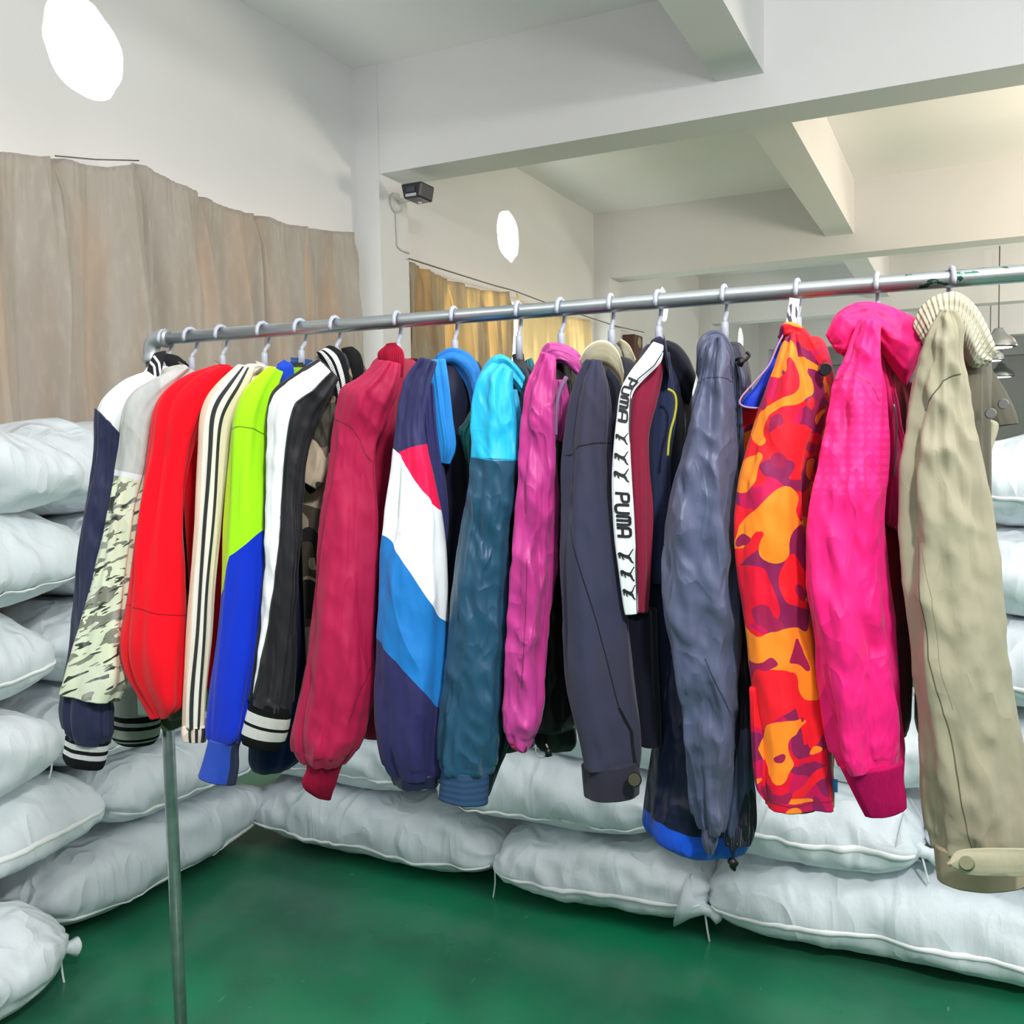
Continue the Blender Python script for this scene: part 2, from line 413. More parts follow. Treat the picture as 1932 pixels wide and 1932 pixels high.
# ================================================================== CURTAINS
def curtain_mat(name, col, tr, amt):
    m = MT(name, col, .85, spec=.2, sheen=.3); m.soft(7, .4, .7, 'A4998A', (1, 1, .25), 2, 3, .6); m.soft(40, .5, .7, 'C8BFB2', (1, 1, .3), 4, 4, .4)
    m.bump('noise', 26, .002, (1, 1, .5), 1, 3); m.done()
    t = m.n.new('ShaderNodeBsdfTranslucent'); t.inputs[0].default_value = tr
    x = m.n.new('ShaderNodeMixShader')
    mr = m.n.new('ShaderNodeMapRange'); m.t.links.new(m.tex('noise', 5.5, (1, 1, .16), 2, 6), mr.inputs[0])     # sunlit glow of the folds put in as streaks of stronger translucency
    mr.inputs[1].default_value = .47; mr.inputs[2].default_value = .66; mr.inputs[3].default_value = amt*.8; mr.inputs[4].default_value = min(.8, amt*2.6); m.t.links.new(mr.outputs[0], x.inputs[0])
    m.t.links.new(m.b.outputs[0], x.inputs[1]); m.t.links.new(t.outputs[0], x.inputs[2]); m.t.links.new(x.outputs[0], m.n['Material Output'].inputs[0]); return m.m
CUR1 = curtain_mat('beige_velour', 'B5AEA4', (.85, .60, .36, 1), .11)
CUR2 = curtain_mat('thin_beige', 'A89E88', (.98, .78, .46, 1), .34)
CUR3 = curtain_mat('thin_golden', 'C0B294', (.98, .84, .55, 1), .55)
def curtain(top, x, z0, mat, label, folds, seed, amp=.035, right_flare=0, rings=None, group=None):
    """top: (y,z) polyline of the top hem along the wall"""
    ys = [p[0] for p in top]; n = int((ys[-1]-ys[0])/.008); m = 60; V = []; Fc = []
    def zt(y):
        for a, b in zip(top[:-1], top[1:]):
            if a[0] <= y <= b[0]:
                t = (y-a[0])/(b[0]-a[0]); return a[1]+(b[1]-a[1])*t
        return top[-1][1]
    for i in range(n+1):
        y = ys[0]+(ys[-1]-ys[0])*i/n; zz = zt(y); dpin = min(abs(y-r) for r in (rings or ys))
        for j in range(m+1):
            t = j/m; z = zz+(z0-zz)*t; h = zz-z
            g = min(1, h/.5)
            # deep pleats fanning out of the fixing points, small gathers in the heading
            f1 = noise.noise(Vector((y*folds+seed, h*.35, seed)))
            f2 = noise.noise(Vector((y*folds*2.7+seed, h*.6, seed+4)))
            pin = math.exp(-(dpin/(.03+.10*h))**2)*max(0, 1-h*.45)
            gath = math.sin(y*210+4*noise.noise(Vector((y*9, 0, seed))))*.003*math.exp(-max(0, h-.10)*9)
            rg = (.5-abs(noise.noise(Vector((y*folds*.9+seed+20+h*.25*math.sin(y*7), h*.2, seed+8)))))*1.5
            f3 = math.exp(-((dpin-.05*h-.01)/(.012+.035*h))**2)*min(1, h/.12)
            xx = x + amp*(1.5*f1+.6*f2+.5*rg)*(.25+.75*g) - pin*amp*.7 + gath + f3*amp*.55
            if abs(h-.115) < .012: xx -= .004
            yy = y + right_flare*max(0, (i/n-.8)/.2)*t**.6 + .02*noise.noise(Vector((y*2, h, seed)))*g
            V.append((xx, yy, z))
    for i in range(n):
        for j in range(m):
            a = i*(m+1)+j; Fc.append((a, a+1, a+m+2, a+m+1))
    o = mesh_obj('curtain', V, Fc, mat); s = o.modifiers.new('s', 'SOLIDIFY'); s.thickness = .003
    tag(o, label, 'curtain', group); return o
XC = X0+.19
def cz(pts): return [(on(x, y, 0, XC).y, on(x, y, 0, XC).z) for x, y in pts]
c1 = cz([(-75, 292), (-10, 284), (30, 288), (70, 297), (100, 295), (115, 296), (150, 307), (200, 316), (240, 312), (262, 304), (270, 306), (300, 327), (335, 347), (360, 358), (383, 365), (410, 382), (440, 396), (465, 401), (490, 403), (520, 417), (550, 426), (590, 428), (615, 435), (640, 438), (681, 438)])
c1 = [(.45, 2.69), (1.0, 2.66), (1.5, 2.70), (2.0, 2.66)] + [p for p in c1 if p[0] > 2.1]
ringy = [.45, 1.5] + [on(x, y, 0, XC).y for x, y in ((108, 296), (266, 305), (383, 365), (490, 403), (590, 428), (681, 438))]
cur1 = curtain(c1, XC, .5, CUR1, 'large beige curtain sagging along the near window behind the rack', 5.2, 3, .095, .10, ringy, 'beige curtains along the side wall')
XC2 = X0+.17
def cz2(pts): return [(on(x, y, 0, XC2).y, on(x, y, 0, XC2).z) for x, y in pts]
c2 = cz2([(776, 490), (787, 499), (800, 505), (820, 517), (850, 528), (880, 540), (910, 547), (940, 550), (966, 550)])
curtain(c2, XC2, .5, CUR2, 'darker pleated beige curtain panel just beyond the pillar', 9, 7, .085, 0, [p[0] for p in c2[::2]], 'beige curtains along the side wall')
c3 = cz2([(966, 548), (985, 570), (1000, 577), (1030, 588), (1060, 596), (1090, 600), (1117, 604)])
c3[0] = (c3[0][0]+.14, c3[0][1]+.02)
curtain(c3, XC2, .5, CUR3, 'sunlit golden curtain panel farther along the side wall', 6, 11, .035, 0, [p[0] for p in c3[::2]], 'beige curtains along the side wall')
WIRE = simple('dark_wire', '6B665C', .6)
tag(pipe('curtain_wire', [on(*p, 0, XC2+.01) for p in ((772, 488), (850, 513), (930, 538), (968, 548), (1040, 575), (1115, 600), (1165, 616), (1215, 627))], .005, WIRE, n=6), 'thin wire strung along the wall above the far curtains', 'wire')
pipe('cord', [on(*p, 0, XC+.01) for p in ((104, 294), (180, 301), (262, 303))], .003, WIRE, cur1, n=6)

# security camera on the pillar
xp = X0+.16; b = on(745, 384, 0, xp)
PW = simple('white_plastic', 'CFCFCB', .5); PB = simple('black_plastic', '22242A', .35)
t = thing('security_camera', b, 'small black security camera on a white bracket fixed to the pillar', 'camera')
V, Fc = pipe_vf([b+Vector((0.0, 0, 0)), b+Vector((.02, 0, 0)), b+Vector((.03, 0, 0))], [.062, .06, .03], 24); mesh_obj('mounting_plate', V, Fc, PW, t)
e = b+Vector((.20, -.03, .035))
pipe('bracket_arm', [b+Vector((.02, 0, 0)), b+Vector((.08, -.01, .01)), b+Vector((.15, -.02, .005)), e-Vector((0, 0, .01))], [.012, .016, .014, .012], PW, t)
h0 = on(792, 366, 0, xp+.24)
v, f = box_vf(h0.x-.065, h0.x+.065, h0.y-.10, h0.y+.06, h0.z-.045, h0.z+.045); v = [(x*1.0, y, z) for x, y, z in v]
v = [(h0.x+(x-h0.x)*(1.12 if z > h0.z else .82), y, z) for x, y, z in v]
o = mesh_obj('camera_body', v, f, PB, t, smooth=False); bb = o.modifiers.new('b', 'BEVEL'); bb.width = .012; bb.segments = 3
box('lens_window', (h0.x-.028, h0.x+.028, h0.y-.106, h0.y-.098, h0.z-.012, h0.z+.02), simple('lens_glass', '3D4148', .15), t)
box('light_strip', (h0.x-.036, h0.x+.036, h0.y-.106, h0.y-.098, h0.z-.036, h0.z-.020), simple('light_strip', 'B9BDBE', .3), t)
pipe('bracket_neck', [e-Vector((0.02, 0, .02)), Vector((h0.x, h0.y, h0.z-.05))], .012, PW, t)
pipe('cable', [b+Vector((.012, 0, -.05))]+[on(*p, 0, xp+.008) for p in ((747, 400), (749, 440), (750, 464), (756, 471), (772, 478))], .006, PW, t, n=8)
# far fittings
bxp = on(1207, 655, 0, X0+.12)
bxp = on(1207, 652, 1, 12.6)
t = thing('wall_box', Vector((X0, 12.6, 2.6)), 'small brown wooden box with a round dial on the far side wall', 'box')
c = on(1207, 655, 0, X0+.15)
o = box('box_body', (X0, X0+.14, c.y-.14, c.y+.14, c.z-.19, c.z+.13), simple('dark_wood', '5B3A33', .6), t, bevel=.01)
pipe('dial', [Vector((X0+.14, c.y, c.z+.05)), Vector((X0+.15, c.y, c.z+.05))], .06, simple('dial_face', 'A7967C', .5), o, n=20)
STEEL = simple('brushed_steel', 'B8BABC', .3, .9)
LMP = glow('lamp_glow', (1, .95, .85, 1), 4)
for i, (x, y, lab) in enumerate(((1884, 640, 'topmost of the far round steel hanging lamps at the right edge'), (1868, 668, 'middle round steel hanging lamp in the distance at right'), (1889, 700, 'lowest far round steel hanging lamp at the right edge'))):
    Dp = (13, 16, 18)[i]; c = on(x, y, 1, Dp)
    t = thing('hanging_lamp', c, lab, 'lamp', 'round steel lamps hanging in the far hall')
    V, Fc = pipe_vf([c+Vector((0, 0, .13)), c+Vector((0, 0, .11)), c+Vector((0, 0, .06)), c, c-Vector((0, 0, .08)), c-Vector((0, 0, .10))], [.05, .06, .09, .17, .21, .20], 24); ls = mesh_obj('lamp_shade', V, Fc, STEEL, t)
    pipe('lamp_cord', [c+Vector((0, 0, .12)), Vector((c.x, c.y, CEIL))], .008, WIRE, t, n=6)
    V, Fc = pipe_vf([c-Vector((0, 0, .101)), c-Vector((0, 0, .106))], .15, 20); mesh_obj('bulb_glass', V, Fc, LMP, ls)
# ================================================================== SACKS
def sackmat(name, base, seed):
    m = MT(name, base, .5, spec=.35, sheen=.05)
    m.soft(3, .4, .75, 'D2DADF', (1, 1, 1), seed, 3, .7)
    m.bump('ridge', 8, .010, (1.0, 1.0, .3), seed, 1, .8); m.bump('noise', 30, .005, (1, 1, .22), seed+2, 3); m.bump('noise', 120, .0003, (1, 1, .2))
    return m.done()
SM = [sackmat('woven_sack_a', 'E4EDF2', 0), sackmat('woven_sack_b', 'DEE6EB', 5), sackmat('woven_sack_c', 'E8EFF4', 9)]
SEAM = simple('sack_seam', 'F2F4F4', .4); TWINE = simple('white_twine', 'EEF0F0', .7)
sack_i = 0
def sack(c, L, Wd, H, yaw, label, tilt=0, seam=None, knot=None, roll=0, sag=0.0, threads=None, pinch=0.0, group=None):
    """c: centre of the underside"""
    global sack_i; sack_i += 1; sd = sack_i*3.1
    c = Vector(c); R = Matrix.Rotation(math.radians(yaw), 3, 'Z') @ Matrix.Rotation(math.radians(tilt), 3, 'Y') @ Matrix.Rotation(math.radians(roll), 3, 'X')
    root = thing('woven_sack', c, label, 'sack', 'white woven sacks piled along the side wall' if abs(yaw) > 45 else 'white woven sacks stacked in the back row')
    ns, na = 76, 52; half = L/2
    def surf(s, a):
        e = abs(s)
        th = (max(0, 1-e**4.6))**.62; wd = (1-.06*e**4)*(max(0, 1-e**22))**.4
        if pinch and s > 0: wd *= 1-pinch*e**5; 
        ca, sa = math.cos(a), math.sin(a)
        q = .82; cx = math.copysign(abs(ca)**q, ca); sz = math.copysign(abs(sa)**q, sa)
        hz = H/2*th; x = s*half; y = cx*Wd/2*wd; z = H/2 + sz*hz*(1.0 if sz > 0 else .98)
        z -= sag*e**2
        n = Vector((0, cx, sz)); 
        k = noise.noise(Vector((x*3.2+sd, ca*1.3, sa*1.3)))*.022 + noise.noise(Vector((x*9+sd, ca*2.2, sa*2.2)))*.010
        # puckers radiating from the sewn ends and across the side seam
        k += (1-abs(noise.noise(Vector((x*14+sd, ca*2+2, sa*1.5)))*3))*.007 + (1-abs(noise.noise(Vector((x*7+sz*.9, ca*1.4+sd, sa*1.2)))*3))*.006
        k += noise.noise(Vector((x*2+sd, ca*7, sa*7)))*.026*e**4
        k *= .35+.65*th
        p = Vector((x, y, z))+n*k*(1 if sz > -.5 else .3)
        x2 = x + .015*noise.noise(Vector((sd, ca*2, sa*2)))*e
        return Vector((x2, p.y, p.z))
    V = []; Fc = []
    for i in range(ns+1):
        s = -math.cos(math.pi*i/ns); s = math.copysign(abs(s)**.9, s); s = max(-.9995, min(.9995, s))
        for k in range(na): V.append(c + R @ surf(s, math.tau*k/na))
        if i:
            for k in range(na):
                k2 = (k+1) % na; Fc.append(((i-1)*na+k, (i-1)*na+k2, i*na+k2, i*na+k))
    Fc.append(tuple(range(na-1, -1, -1))); Fc.append(tuple(ns*na+k for k in range(na)))
    mesh_obj('sack_body', V, Fc, SM[sack_i % 3], root)
    if seam is not None:
        V = []; Fc = []; m = 60
        for i in range(m+1):
            s = -.93+1.86*i/m; a0 = math.radians(seam)+.10*noise.noise(Vector((s*1.5, sd, 0)))
            for j, da in enumerate((-.045, -.03, 0, .03, .045)):
                p = surf(s, a0+da); ctr = Vector((p.x, 0, H/2)); nn = (p-ctr).normalized(); V.append(c + R @ (p+nn*(0.001, .005, .0065, .005, .001)[j]))
            if i:
                for j in range(4): b = (i-1)*5+j; Fc.append((b, b+1, b+6, b+5))
        mesh_obj('side_seam', V, Fc, SEAM, root)
    for kk in (knot or []):
        s, a, ln = kk; p = surf(s*.985, math.radians(a)); d = Vector((math.copysign(1, s), 0, -.25)).normalized()
        q = c + R @ p; dw = R @ d
        te = mesh_obj('tied_end', *pipe_vf([q-dw*.07, q-dw*.035, q, q+dw*.02, q+dw*.045, q+dw*.055], [.085, .045, .018, .016, .028, .014], 14), SM[0], root)
        pipe('tie_string', [q+Vector((0, 0, -.01)), q+dw*.01+Vector((.0, -.012, -ln*.5)), q+dw*.015+Vector((.004, -.012, -ln))], .0032, TWINE, te, n=6, smooth_path=4)
    for (s, a, ln) in (threads or []):
        q = c + R @ surf(s, math.radians(a)); pipe('loose_thread', [q, q+Vector((.004, -.008, -ln*.5)), q+Vector((-.003, -.012, -ln))], .0028, TWINE, root, n=6, smooth_path=4)
    return root
def bx(x, y): return on(x, y, 1, 2.80).x
YB = 3.02; WB = .52
# back row, floor layer (yaw: long side along X)
def brow(xa, xb, z, H, label, yo=0, **k):
    L = (xb-xa); sack(((xa+xb)/2, YB+yo, z), L, WB, H, k.pop('yaw', 0), label, **k)
brow(-2.56, -1.42, 0, .26, 'white woven sack on the floor beside the inner corner of the pile', seam=196, tilt=1)
brow(-1.45, -.70, 0, .24, 'white woven sack on the floor in the middle of the back row', -.02, seam=187, threads=[(-.95, 200, .10)], knot=[(.97, 205, .10)])
brow(-.74, .42, 0, .29, 'biggest white woven sack on the floor at the right end of the back row', .0, seam=188, sag=.03, threads=[(.05, 150, .05)])
brow(.36, 1.5, 0, .27, 'white woven sack on the floor at the right edge, mostly out of frame', .05)
# second layer
brow(-2.60, -1.66, .245, .245, 'second-layer white sack under the crimson sleeve cuff', .03, seam=196)
brow(-1.68, -.84, .235, .26, 'second-layer white sack under the teal and navy sleeves', -.01, seam=205)
brow(-.86, -.10, .245, .255, 'second-layer white sack below the orange camouflage jacket', -.01, seam=183, knot=[(.985, 190, .08)])
brow(-.12, .95, .27, .25, 'second-layer white sack behind the khaki sleeve cuff', .04, seam=188)
# third layer
brow(-2.45, -1.45, .46, .25, 'third-layer white sack behind the crimson sleeve', .05, seam=192)
brow(-1.42, -.55, .455, .24, 'third-layer white sack behind the magenta sleeve', .04)
brow(-.58, -.05, .49, .25, 'third-layer white sack behind the pink jacket', .05)
brow(-.02, .95, .51, .25, 'third-layer white sack behind the khaki jacket', .05)
for i, (z, lab) in enumerate(((.75, 'fourth from the floor'), (1.0, 'fifth from the floor'), (1.25, 'topmost'))):
    brow(-.10+.02*i, .85, z, .27, 'white woven sack at the right edge of the pile, '+lab, .05, seam=190 if i != 1 else None)
# left row (long side along Y, front towards +X)
XL = -2.74
def lrow(ya, yb, z, H, label, xo=0, **k):
    sack((XL+xo, (ya+yb)/2, z), yb-ya, .62, H+.015, 90+k.pop('dy', 0), label, **k)
lrow(1.86, 2.90, 0, .28, 'long white sack on the floor along the left pile, ending at the corner', .0, seam=205)
sack((-2.52, 1.38, 0), .98, .46, .26, 72, 'white sack on the floor at the bottom left with a tied neck', knot=[(.99, 250, .12)], pinch=.62)
lrow(1.10, 2.16, .255, .255, 'second-layer sack at left with a broad tape seam along its side', -.02, seam=182, tilt=-1)
lrow(2.10, 2.98, .255, .25, 'second-layer white sack in the left corner behind the upright', -.0, seam=200)
lrow(.95, 1.98, .50, .285, 'third-layer white sack at left beside the striped navy cuff', .02, threads=[(.9, 215, .05)])
lrow(1.94, 2.9, .49, .27, 'third-layer white sack in the left corner behind the striped hem', -.04, seam=205)
lrow(.95, 2.0, .775, .29, 'fourth-layer white sack at the left edge', -.02, seam=190, roll=3)
lrow(2.0, 3.0, .75, .28, 'fourth-layer white sack behind the patterned shirt', -.04)
lrow(1.0, 2.12, 1.05, .31, 'fifth-layer bulging white sack at the left edge', .02, seam=205)
lrow(2.10, 3.05, 1.02, .29, 'fifth-layer white sack behind the leftmost jacket', -.05)
lrow(.9, 2.06, 1.345, .27, 'topmost white sack at the left edge of the pile', .06, tilt=4)
lrow(1.95, 2.95, 1.31, .30, 'topmost white sack below the large curtain, next to the leftmost jacket', -.12, dy=6)
# ================================================================== RACK
gm = MT('galvanised_steel', 'B4B9BB', .32, .85); gm.soft(30, .4, .7, '8F9799', (.3, 1, 1), 1, 4, .7); gm.bump('noise', 90, .0003)
GALV = gm.done()
gm = MT('galvanised_rail', 'BCC2C4', .32, .85); gm.soft(24, .4, .75, '8F9799', (.25, 1, 1), 1, 4, .7)
sepx = gm.sep(gm.ob)[0]                     # flaking green paint near the right end of the rail
f1 = gm.M('MULTIPLY', gm.M('GREATER_THAN', sepx, (RB-RA).x*.90), gm.M('GREATER_THAN', gm.tex('noise', 80, (.35, 1, 1), 5, 3), .565))
gm.mix(f1, '3A5F50'); RAILM = gm.done()
ELB = MT('cast_elbow', 'A9AEB0', .45, .7).done()
rack = thing('clothing_rack', Vector((RA.x, RA.y, 0)), 'galvanised steel pipe clothing rack carrying all the jackets', 'clothes rack')
RE = RA + RD*2.25; RR = .0128
ra = RA + RD*.03
o = pipe('rail', [ra, ra.lerp(RE, .3), ra.lerp(RE, .6), RE], RR, RAILM, rack, n=28)
el = [RA + RD*.045, RA+RD*.02, RA+RD*.006-Z*.006, RA-Z*.02, RA-Z*.045]
el = [Vector(p) for p in cr([list(q) for q in el], 5)]
rr_ = [.0185 if (i < 3 or i > len(el)-4) else .0165 for i in range(len(el))]
V, Fc = pipe_vf(el, rr_, 28); mesh_obj('elbow_fitting', V, Fc, ELB, rack)
pipe('upright', [RA-Z*.03, Vector((RA.x, RA.y, .8)), Vector((RA.x, RA.y, .012))], RR, GALV, rack, n=28)
V, Fc = pipe_vf([RE-RD*.02, RE, RE-Z*.02, RE-Z*.05], .018, 20); mesh_obj('elbow_fitting', V, Fc, ELB, rack)
pipe('upright', [RE-Z*.03, Vector((RE.x, RE.y, .8)), Vector((RE.x, RE.y, .012))], RR, GALV, rack, n=28)
for q in (RA, RE):
    pipe('foot', [Vector((q.x, q.y, 0))-AD*.28+Z*.013, Vector((q.x, q.y, 0))+AD*.28+Z*.013], .0128, GALV, rack, n=20)

# ================================================================== HANGERS
HG = simple('grey_plastic', 'A9B0BC', .35); HA = simple('black_hanger', '17181A', .45)
hang = [(312, 0, 'the white and navy varsity jacket'), (360, 0, 'the grey patterned shirt'), (418, 0, 'the red jacket'), (497, 0, 'the cream striped track jacket'), (567, 0, 'the lime and blue jacket'), (633, 0, 'the black and white jacket'),
        (750, 0, 'the crimson bomber'), (857, 0, 'the navy colour-block jacket'), (978, 0, 'the cyan and teal windbreaker'), (1058, 0, 'the magenta windbreaker'), (1153, 0, 'the dark jacket with corduroy collar'), (1242, 0, 'the maroon track jacket'),
        (1367, 0, 'the slate windbreaker'), (1505, 0, 'the orange camouflage jacket'), (1655, 0, 'the bright pink jacket'), (1795, 0, 'the khaki jacket')]
def hanger(px, lab):
    c = rodpt(px); t = thing('coat_hanger', c, 'grey-hooked coat hanger holding '+lab, 'hanger', 'coat hangers on the rail')
    R = .0195; tw = math.radians(random.uniform(-8, 8)); a_ = Matrix.Rotation(tw, 3, 'Z') @ AD; pts = []
    for d in (200, 180, 150, 120, 90, 60, 30, 0, -25): pts.append(c + a_*(R*math.cos(math.radians(d))) + Z*(R*math.sin(math.radians(d))-.003))
    pts += [c+a_*.012-Z*.026, c+a_*.002-Z*.036, c-Z*.044]
    pipe('hook', pts, [.0030]+[.0038]*(len(pts)-2)+[.0036], HG, t, n=10, smooth_path=0)
    pipe('stem', [c-Z*.040, c-Z*.043, c-Z*.085], [.0045, .0062, .0066], HG, t, n=12)
    arm = [c-a_*.100-Z*.165, c-a_*.075-Z*.135, c-a_*.045-Z*.105, c-Z*.088, c+a_*.06-Z*.105, c+a_*.12-Z*.140, c+a_*.165-Z*.175]
    pipe('shoulder_arms', arm, [.006, .009, .009, .008, .009, .009, .006], HA, t, n=10, smooth_path=3)
for px, _, lab in hang: hanger(px, lab)
# ================================================================== GARMENTS
def garment(px, name, label, cat='jacket'):
    c = rodpt(px); c.z -= .085
    return thing(name, c, label, cat, 'jackets hung along the rail')
def D_(px, off=.165): return rodD(px)-off
INNER = simple('dark_lining', '0C0D12', .9)
ZIP = simple('zip_metal', '8C8C8A', .35, .6)

def ribbed(name, base, n, amp=.0009, bands=(), rough=.9, ch=0):
    m = MT(name, base, rough, spec=.15)
    for a, b, c in bands: m.band(1, a, b, c)
    m.rib(n, amp, ch); return m.done()

# ---- 1 varsity
g = garment(312, 'varsity_jacket', 'leftmost jacket on the rail, white shoulders, navy sleeve, striped cuff')
D = D_(312)
Body(312, 692, 1350, .024, .17, seed=1, sh=-4).build('body', cloth('white_cotton', 'E4E8E8', seed=1), g)
Tube([(272, 700, 300, 720), (232, 716, 262, 752), (195, 748, 240, 790), (180, 778, 226, 824)], D, maxth=.04, seed=1, fold=.002).build('shoulder_yoke', cloth('white_yoke', 'EDF1F1', seed=1), g)
m = cloth('navy_sleeve', '252A4A', 'crisp', 1, fin=False);  
m.poly([(170, 790), (196, 774), (222, 800), (228, 830), (232, 760), (200, 740), (160, 760)], 'EDF1F1') if False else None
Tube([(179, 772, 226, 818), (178, 800, 228, 834), (178, 850, 226, 870), (170, 905, 222, 920), (160, 960, 215, 980), (148, 1050, 205, 1060), (138, 1150, 200, 1155), (128, 1240, 204, 1245), (116, 1310, 211, 1320), (112, 1345, 214, 1345), (117, 1375, 212, 1378), (124, 1394, 206, 1402)], D, maxth=.05, seed=2, fold=.005, crease=.0012, gather=.008).build('sleeve', m.done(), g)
Tube([(123, 1390, 206, 1398), (121, 1410, 203, 1420), (118, 1428, 198, 1440), (124, 1441, 194, 1449)], D, maxth=.045, seed=2, fold=.001).build('cuff', ribbed('striped_cuff', '1B1C20', 40, .0008, [(.10, .30, 'F0F2F2'), (.44, .62, 'F0F2F2')]), g)
Tube([(288, 670, 314, 664), (280, 688, 309, 686), (277, 704, 304, 708), (284, 722, 298, 724)], D+.02, maxth=.02, seed=1, fold=.0005); tcol = Tube([(288, 670, 314, 664), (280, 688, 309, 686), (277, 704, 304, 708), (284, 722, 298, 724)], D+.02, maxth=.02, seed=1, fold=.0005)
m = MT('collar_stripes', '1E1F22', .9); m.line([(282, 682), (291, 692), (295, 726)], 4.5, 'F2F4F4'); m.line([(290, 672), (300, 686), (304, 712)], 4.5, 'F2F4F4'); 
tcol.build('collar', m.done(), g)
Tube([(300, 668, 340, 674), (305, 680, 358, 690), (312, 694, 362, 700)], D+.17, maxth=.03, seed=1, fold=.0005).build('back_collar', simple('black_rib', '101114', .9), g)
Tube([(212, 1290, 300, 1290), (212, 1346, 301, 1340), (214, 1348, 302, 1346), (210, 1372, 303, 1368), (212, 1394, 300, 1388), (226, 1404, 292, 1400)], D+.14, maxth=.05, seed=3, fold=.001).build('hem_band', ribbed('striped_hem', 'A9AFA6', 60, .0006, [(.48, .60, '15161A'), (.66, .72, '15161A'), (.86, .90, '15161A'), (.93, 1, '15161A')]), g)

# ---- 2 patterned shirt
g = garment(360, 'patterned_shirt', 'grey top with green and black brush-stroke lower sleeve, second on the rail', 'shirt')
D = D_(360)
Body(360, 700, 1360, .022, .165, seed=2).build('body', cloth('olive_pattern', 'A6AB8A', seed=2, fin=False).blot(30, .5, '4E5240', (1, 1, .35), 3).done(), g)
m = cloth('brush_pattern', 'DDE5C8', 'crisp', 2, fin=False)
m.soft(5, .5, .6, 'D3E39A', (1, 1, .5), 7, 1, .8)
co_ = m.n.new('ShaderNodeVectorRotate'); co_.rotation_type = 'Y_AXIS'; co_.inputs['Angle'].default_value = .45; m.t.links.new(m.ob, co_.inputs[0])
m.blot(26, .56, '7F8272', (.55, 1, 2.4), 2, 2, .8, coord=co_.outputs[0]); m.blot(24, .60, '33362F', (.5, 1, 2.8), 6, 2, .9, coord=co_.outputs[0])
m.half(400, 915, 200, 886, 'B9BAB7'); m.soft(45, .45, .7, 'D9DAD6', (1, 1, .35), 5, 4, .35); m.line([(205, 889), (300, 908)], 11, 'E4E6E8', .001)
Tube([(345, 690, 362, 702), (296, 712, 342, 735), (252, 738, 322, 765), (232, 772, 300, 800), (224, 830, 290, 850), (216, 885, 282, 898), (206, 950, 262, 962), (190, 1030, 252, 1044), (172, 1110, 246, 1124), (152, 1180, 243, 1196), (134, 1240, 241, 1256), (122, 1280, 236, 1292), (113, 1308, 222, 1322)], D, maxth=.06, seed=4, fold=.006, crease=.0006).build('sleeve', m.done(), g)
Tube([(300, 706, 318, 726), (312, 694, 340, 712), (335, 688, 364, 700), (352, 690, 368, 706)], D+.10, maxth=.04, seed=5, fold=.004, crease=.001).build('rolled_collar', cloth('grey_knit', 'BFC1B4', 'nylon', 3), g)
Tube([(300, 1300, 345, 1300), (298, 1350, 348, 1345), (310, 1378, 346, 1368)], D+.2, maxth=.05, seed=6).build('lower_hem', bpy.data.materials['olive_pattern'], g)

# ---- 3 red
g = garment(418, 'red_jacket', 'plain bright red jacket with a wide balloon sleeve')
D = D_(418)
RED = 'E6061C'
Body(418, 694, 1300, .026, .175, seed=3, ang=0).build('body', cloth('red_body', RED, 'knit', 3), g)
m = cloth('red_sleeve', 'F20A20', 'knit', 4, fin=False); m.line([(225, 1140), (262, 1143), (300, 1152), (360, 1160)], 2.5, 'B00014', .001)
Tube([(398, 692, 432, 694), (360, 703, 424, 712), (322, 724, 404, 745), (298, 750, 386, 775), (287, 785, 372, 812), (283, 850, 356, 862), (272, 930, 344, 935), (258, 1010, 346, 1014), (245, 1100, 350, 1104), (234, 1170, 352, 1172), (228, 1222, 352, 1228), (238, 1270, 350, 1285), (262, 1314, 347, 1330), (288, 1358, 325, 1348)], D, maxth=.06, seed=5, fold=.006).build('sleeve', m.done(), g)
Tube([(388, 700, 402, 700), (400, 690, 430, 688), (420, 690, 436, 702)], D+.12, maxth=.03, seed=5, fold=.001).build('collar', cloth('red_collar', RED, 'knit', 4), g)

# ---- 4 cream with black stripes
g = garment(497, 'track_jacket', 'cream track jacket with two long black stripes down the sleeve')
D = D_(497)
Body(497, 692, 1280, .026, .175, seed=4, ang=0).build('body', cloth('cream_body', 'E9DFC8', seed=4), g)
m = cloth('cream_sleeve', 'F0ECE0', seed=5, fin=False); m.band(0, 0, .16, 'EBCFB9'); m.band(0, .62, 1, 'EFE3C6')
Tube([(446, 690, 480, 696), (412, 722, 468, 732), (390, 752, 450, 768), (378, 790, 438, 802), (374, 850, 430, 858), (370, 930, 424, 935), (366, 1000, 418, 1004), (358, 1100, 408, 1104), (352, 1200, 402, 1202), (347, 1300, 392, 1302), (345, 1360, 388, 1366)], D, maxth=.04, seed=6, fold=.003)
tb = Tube([(446, 690, 480, 696), (412, 722, 468, 732), (390, 752, 450, 768), (378, 790, 438, 802), (374, 850, 430, 858), (370, 930, 424, 935), (366, 1000, 418, 1004), (358, 1100, 408, 1104), (352, 1200, 402, 1202), (347, 1300, 392, 1302), (345, 1372, 388, 1372)], D, maxth=.04, seed=6, fold=.003)
SL4 = tb.build('sleeve', m.done(), g)
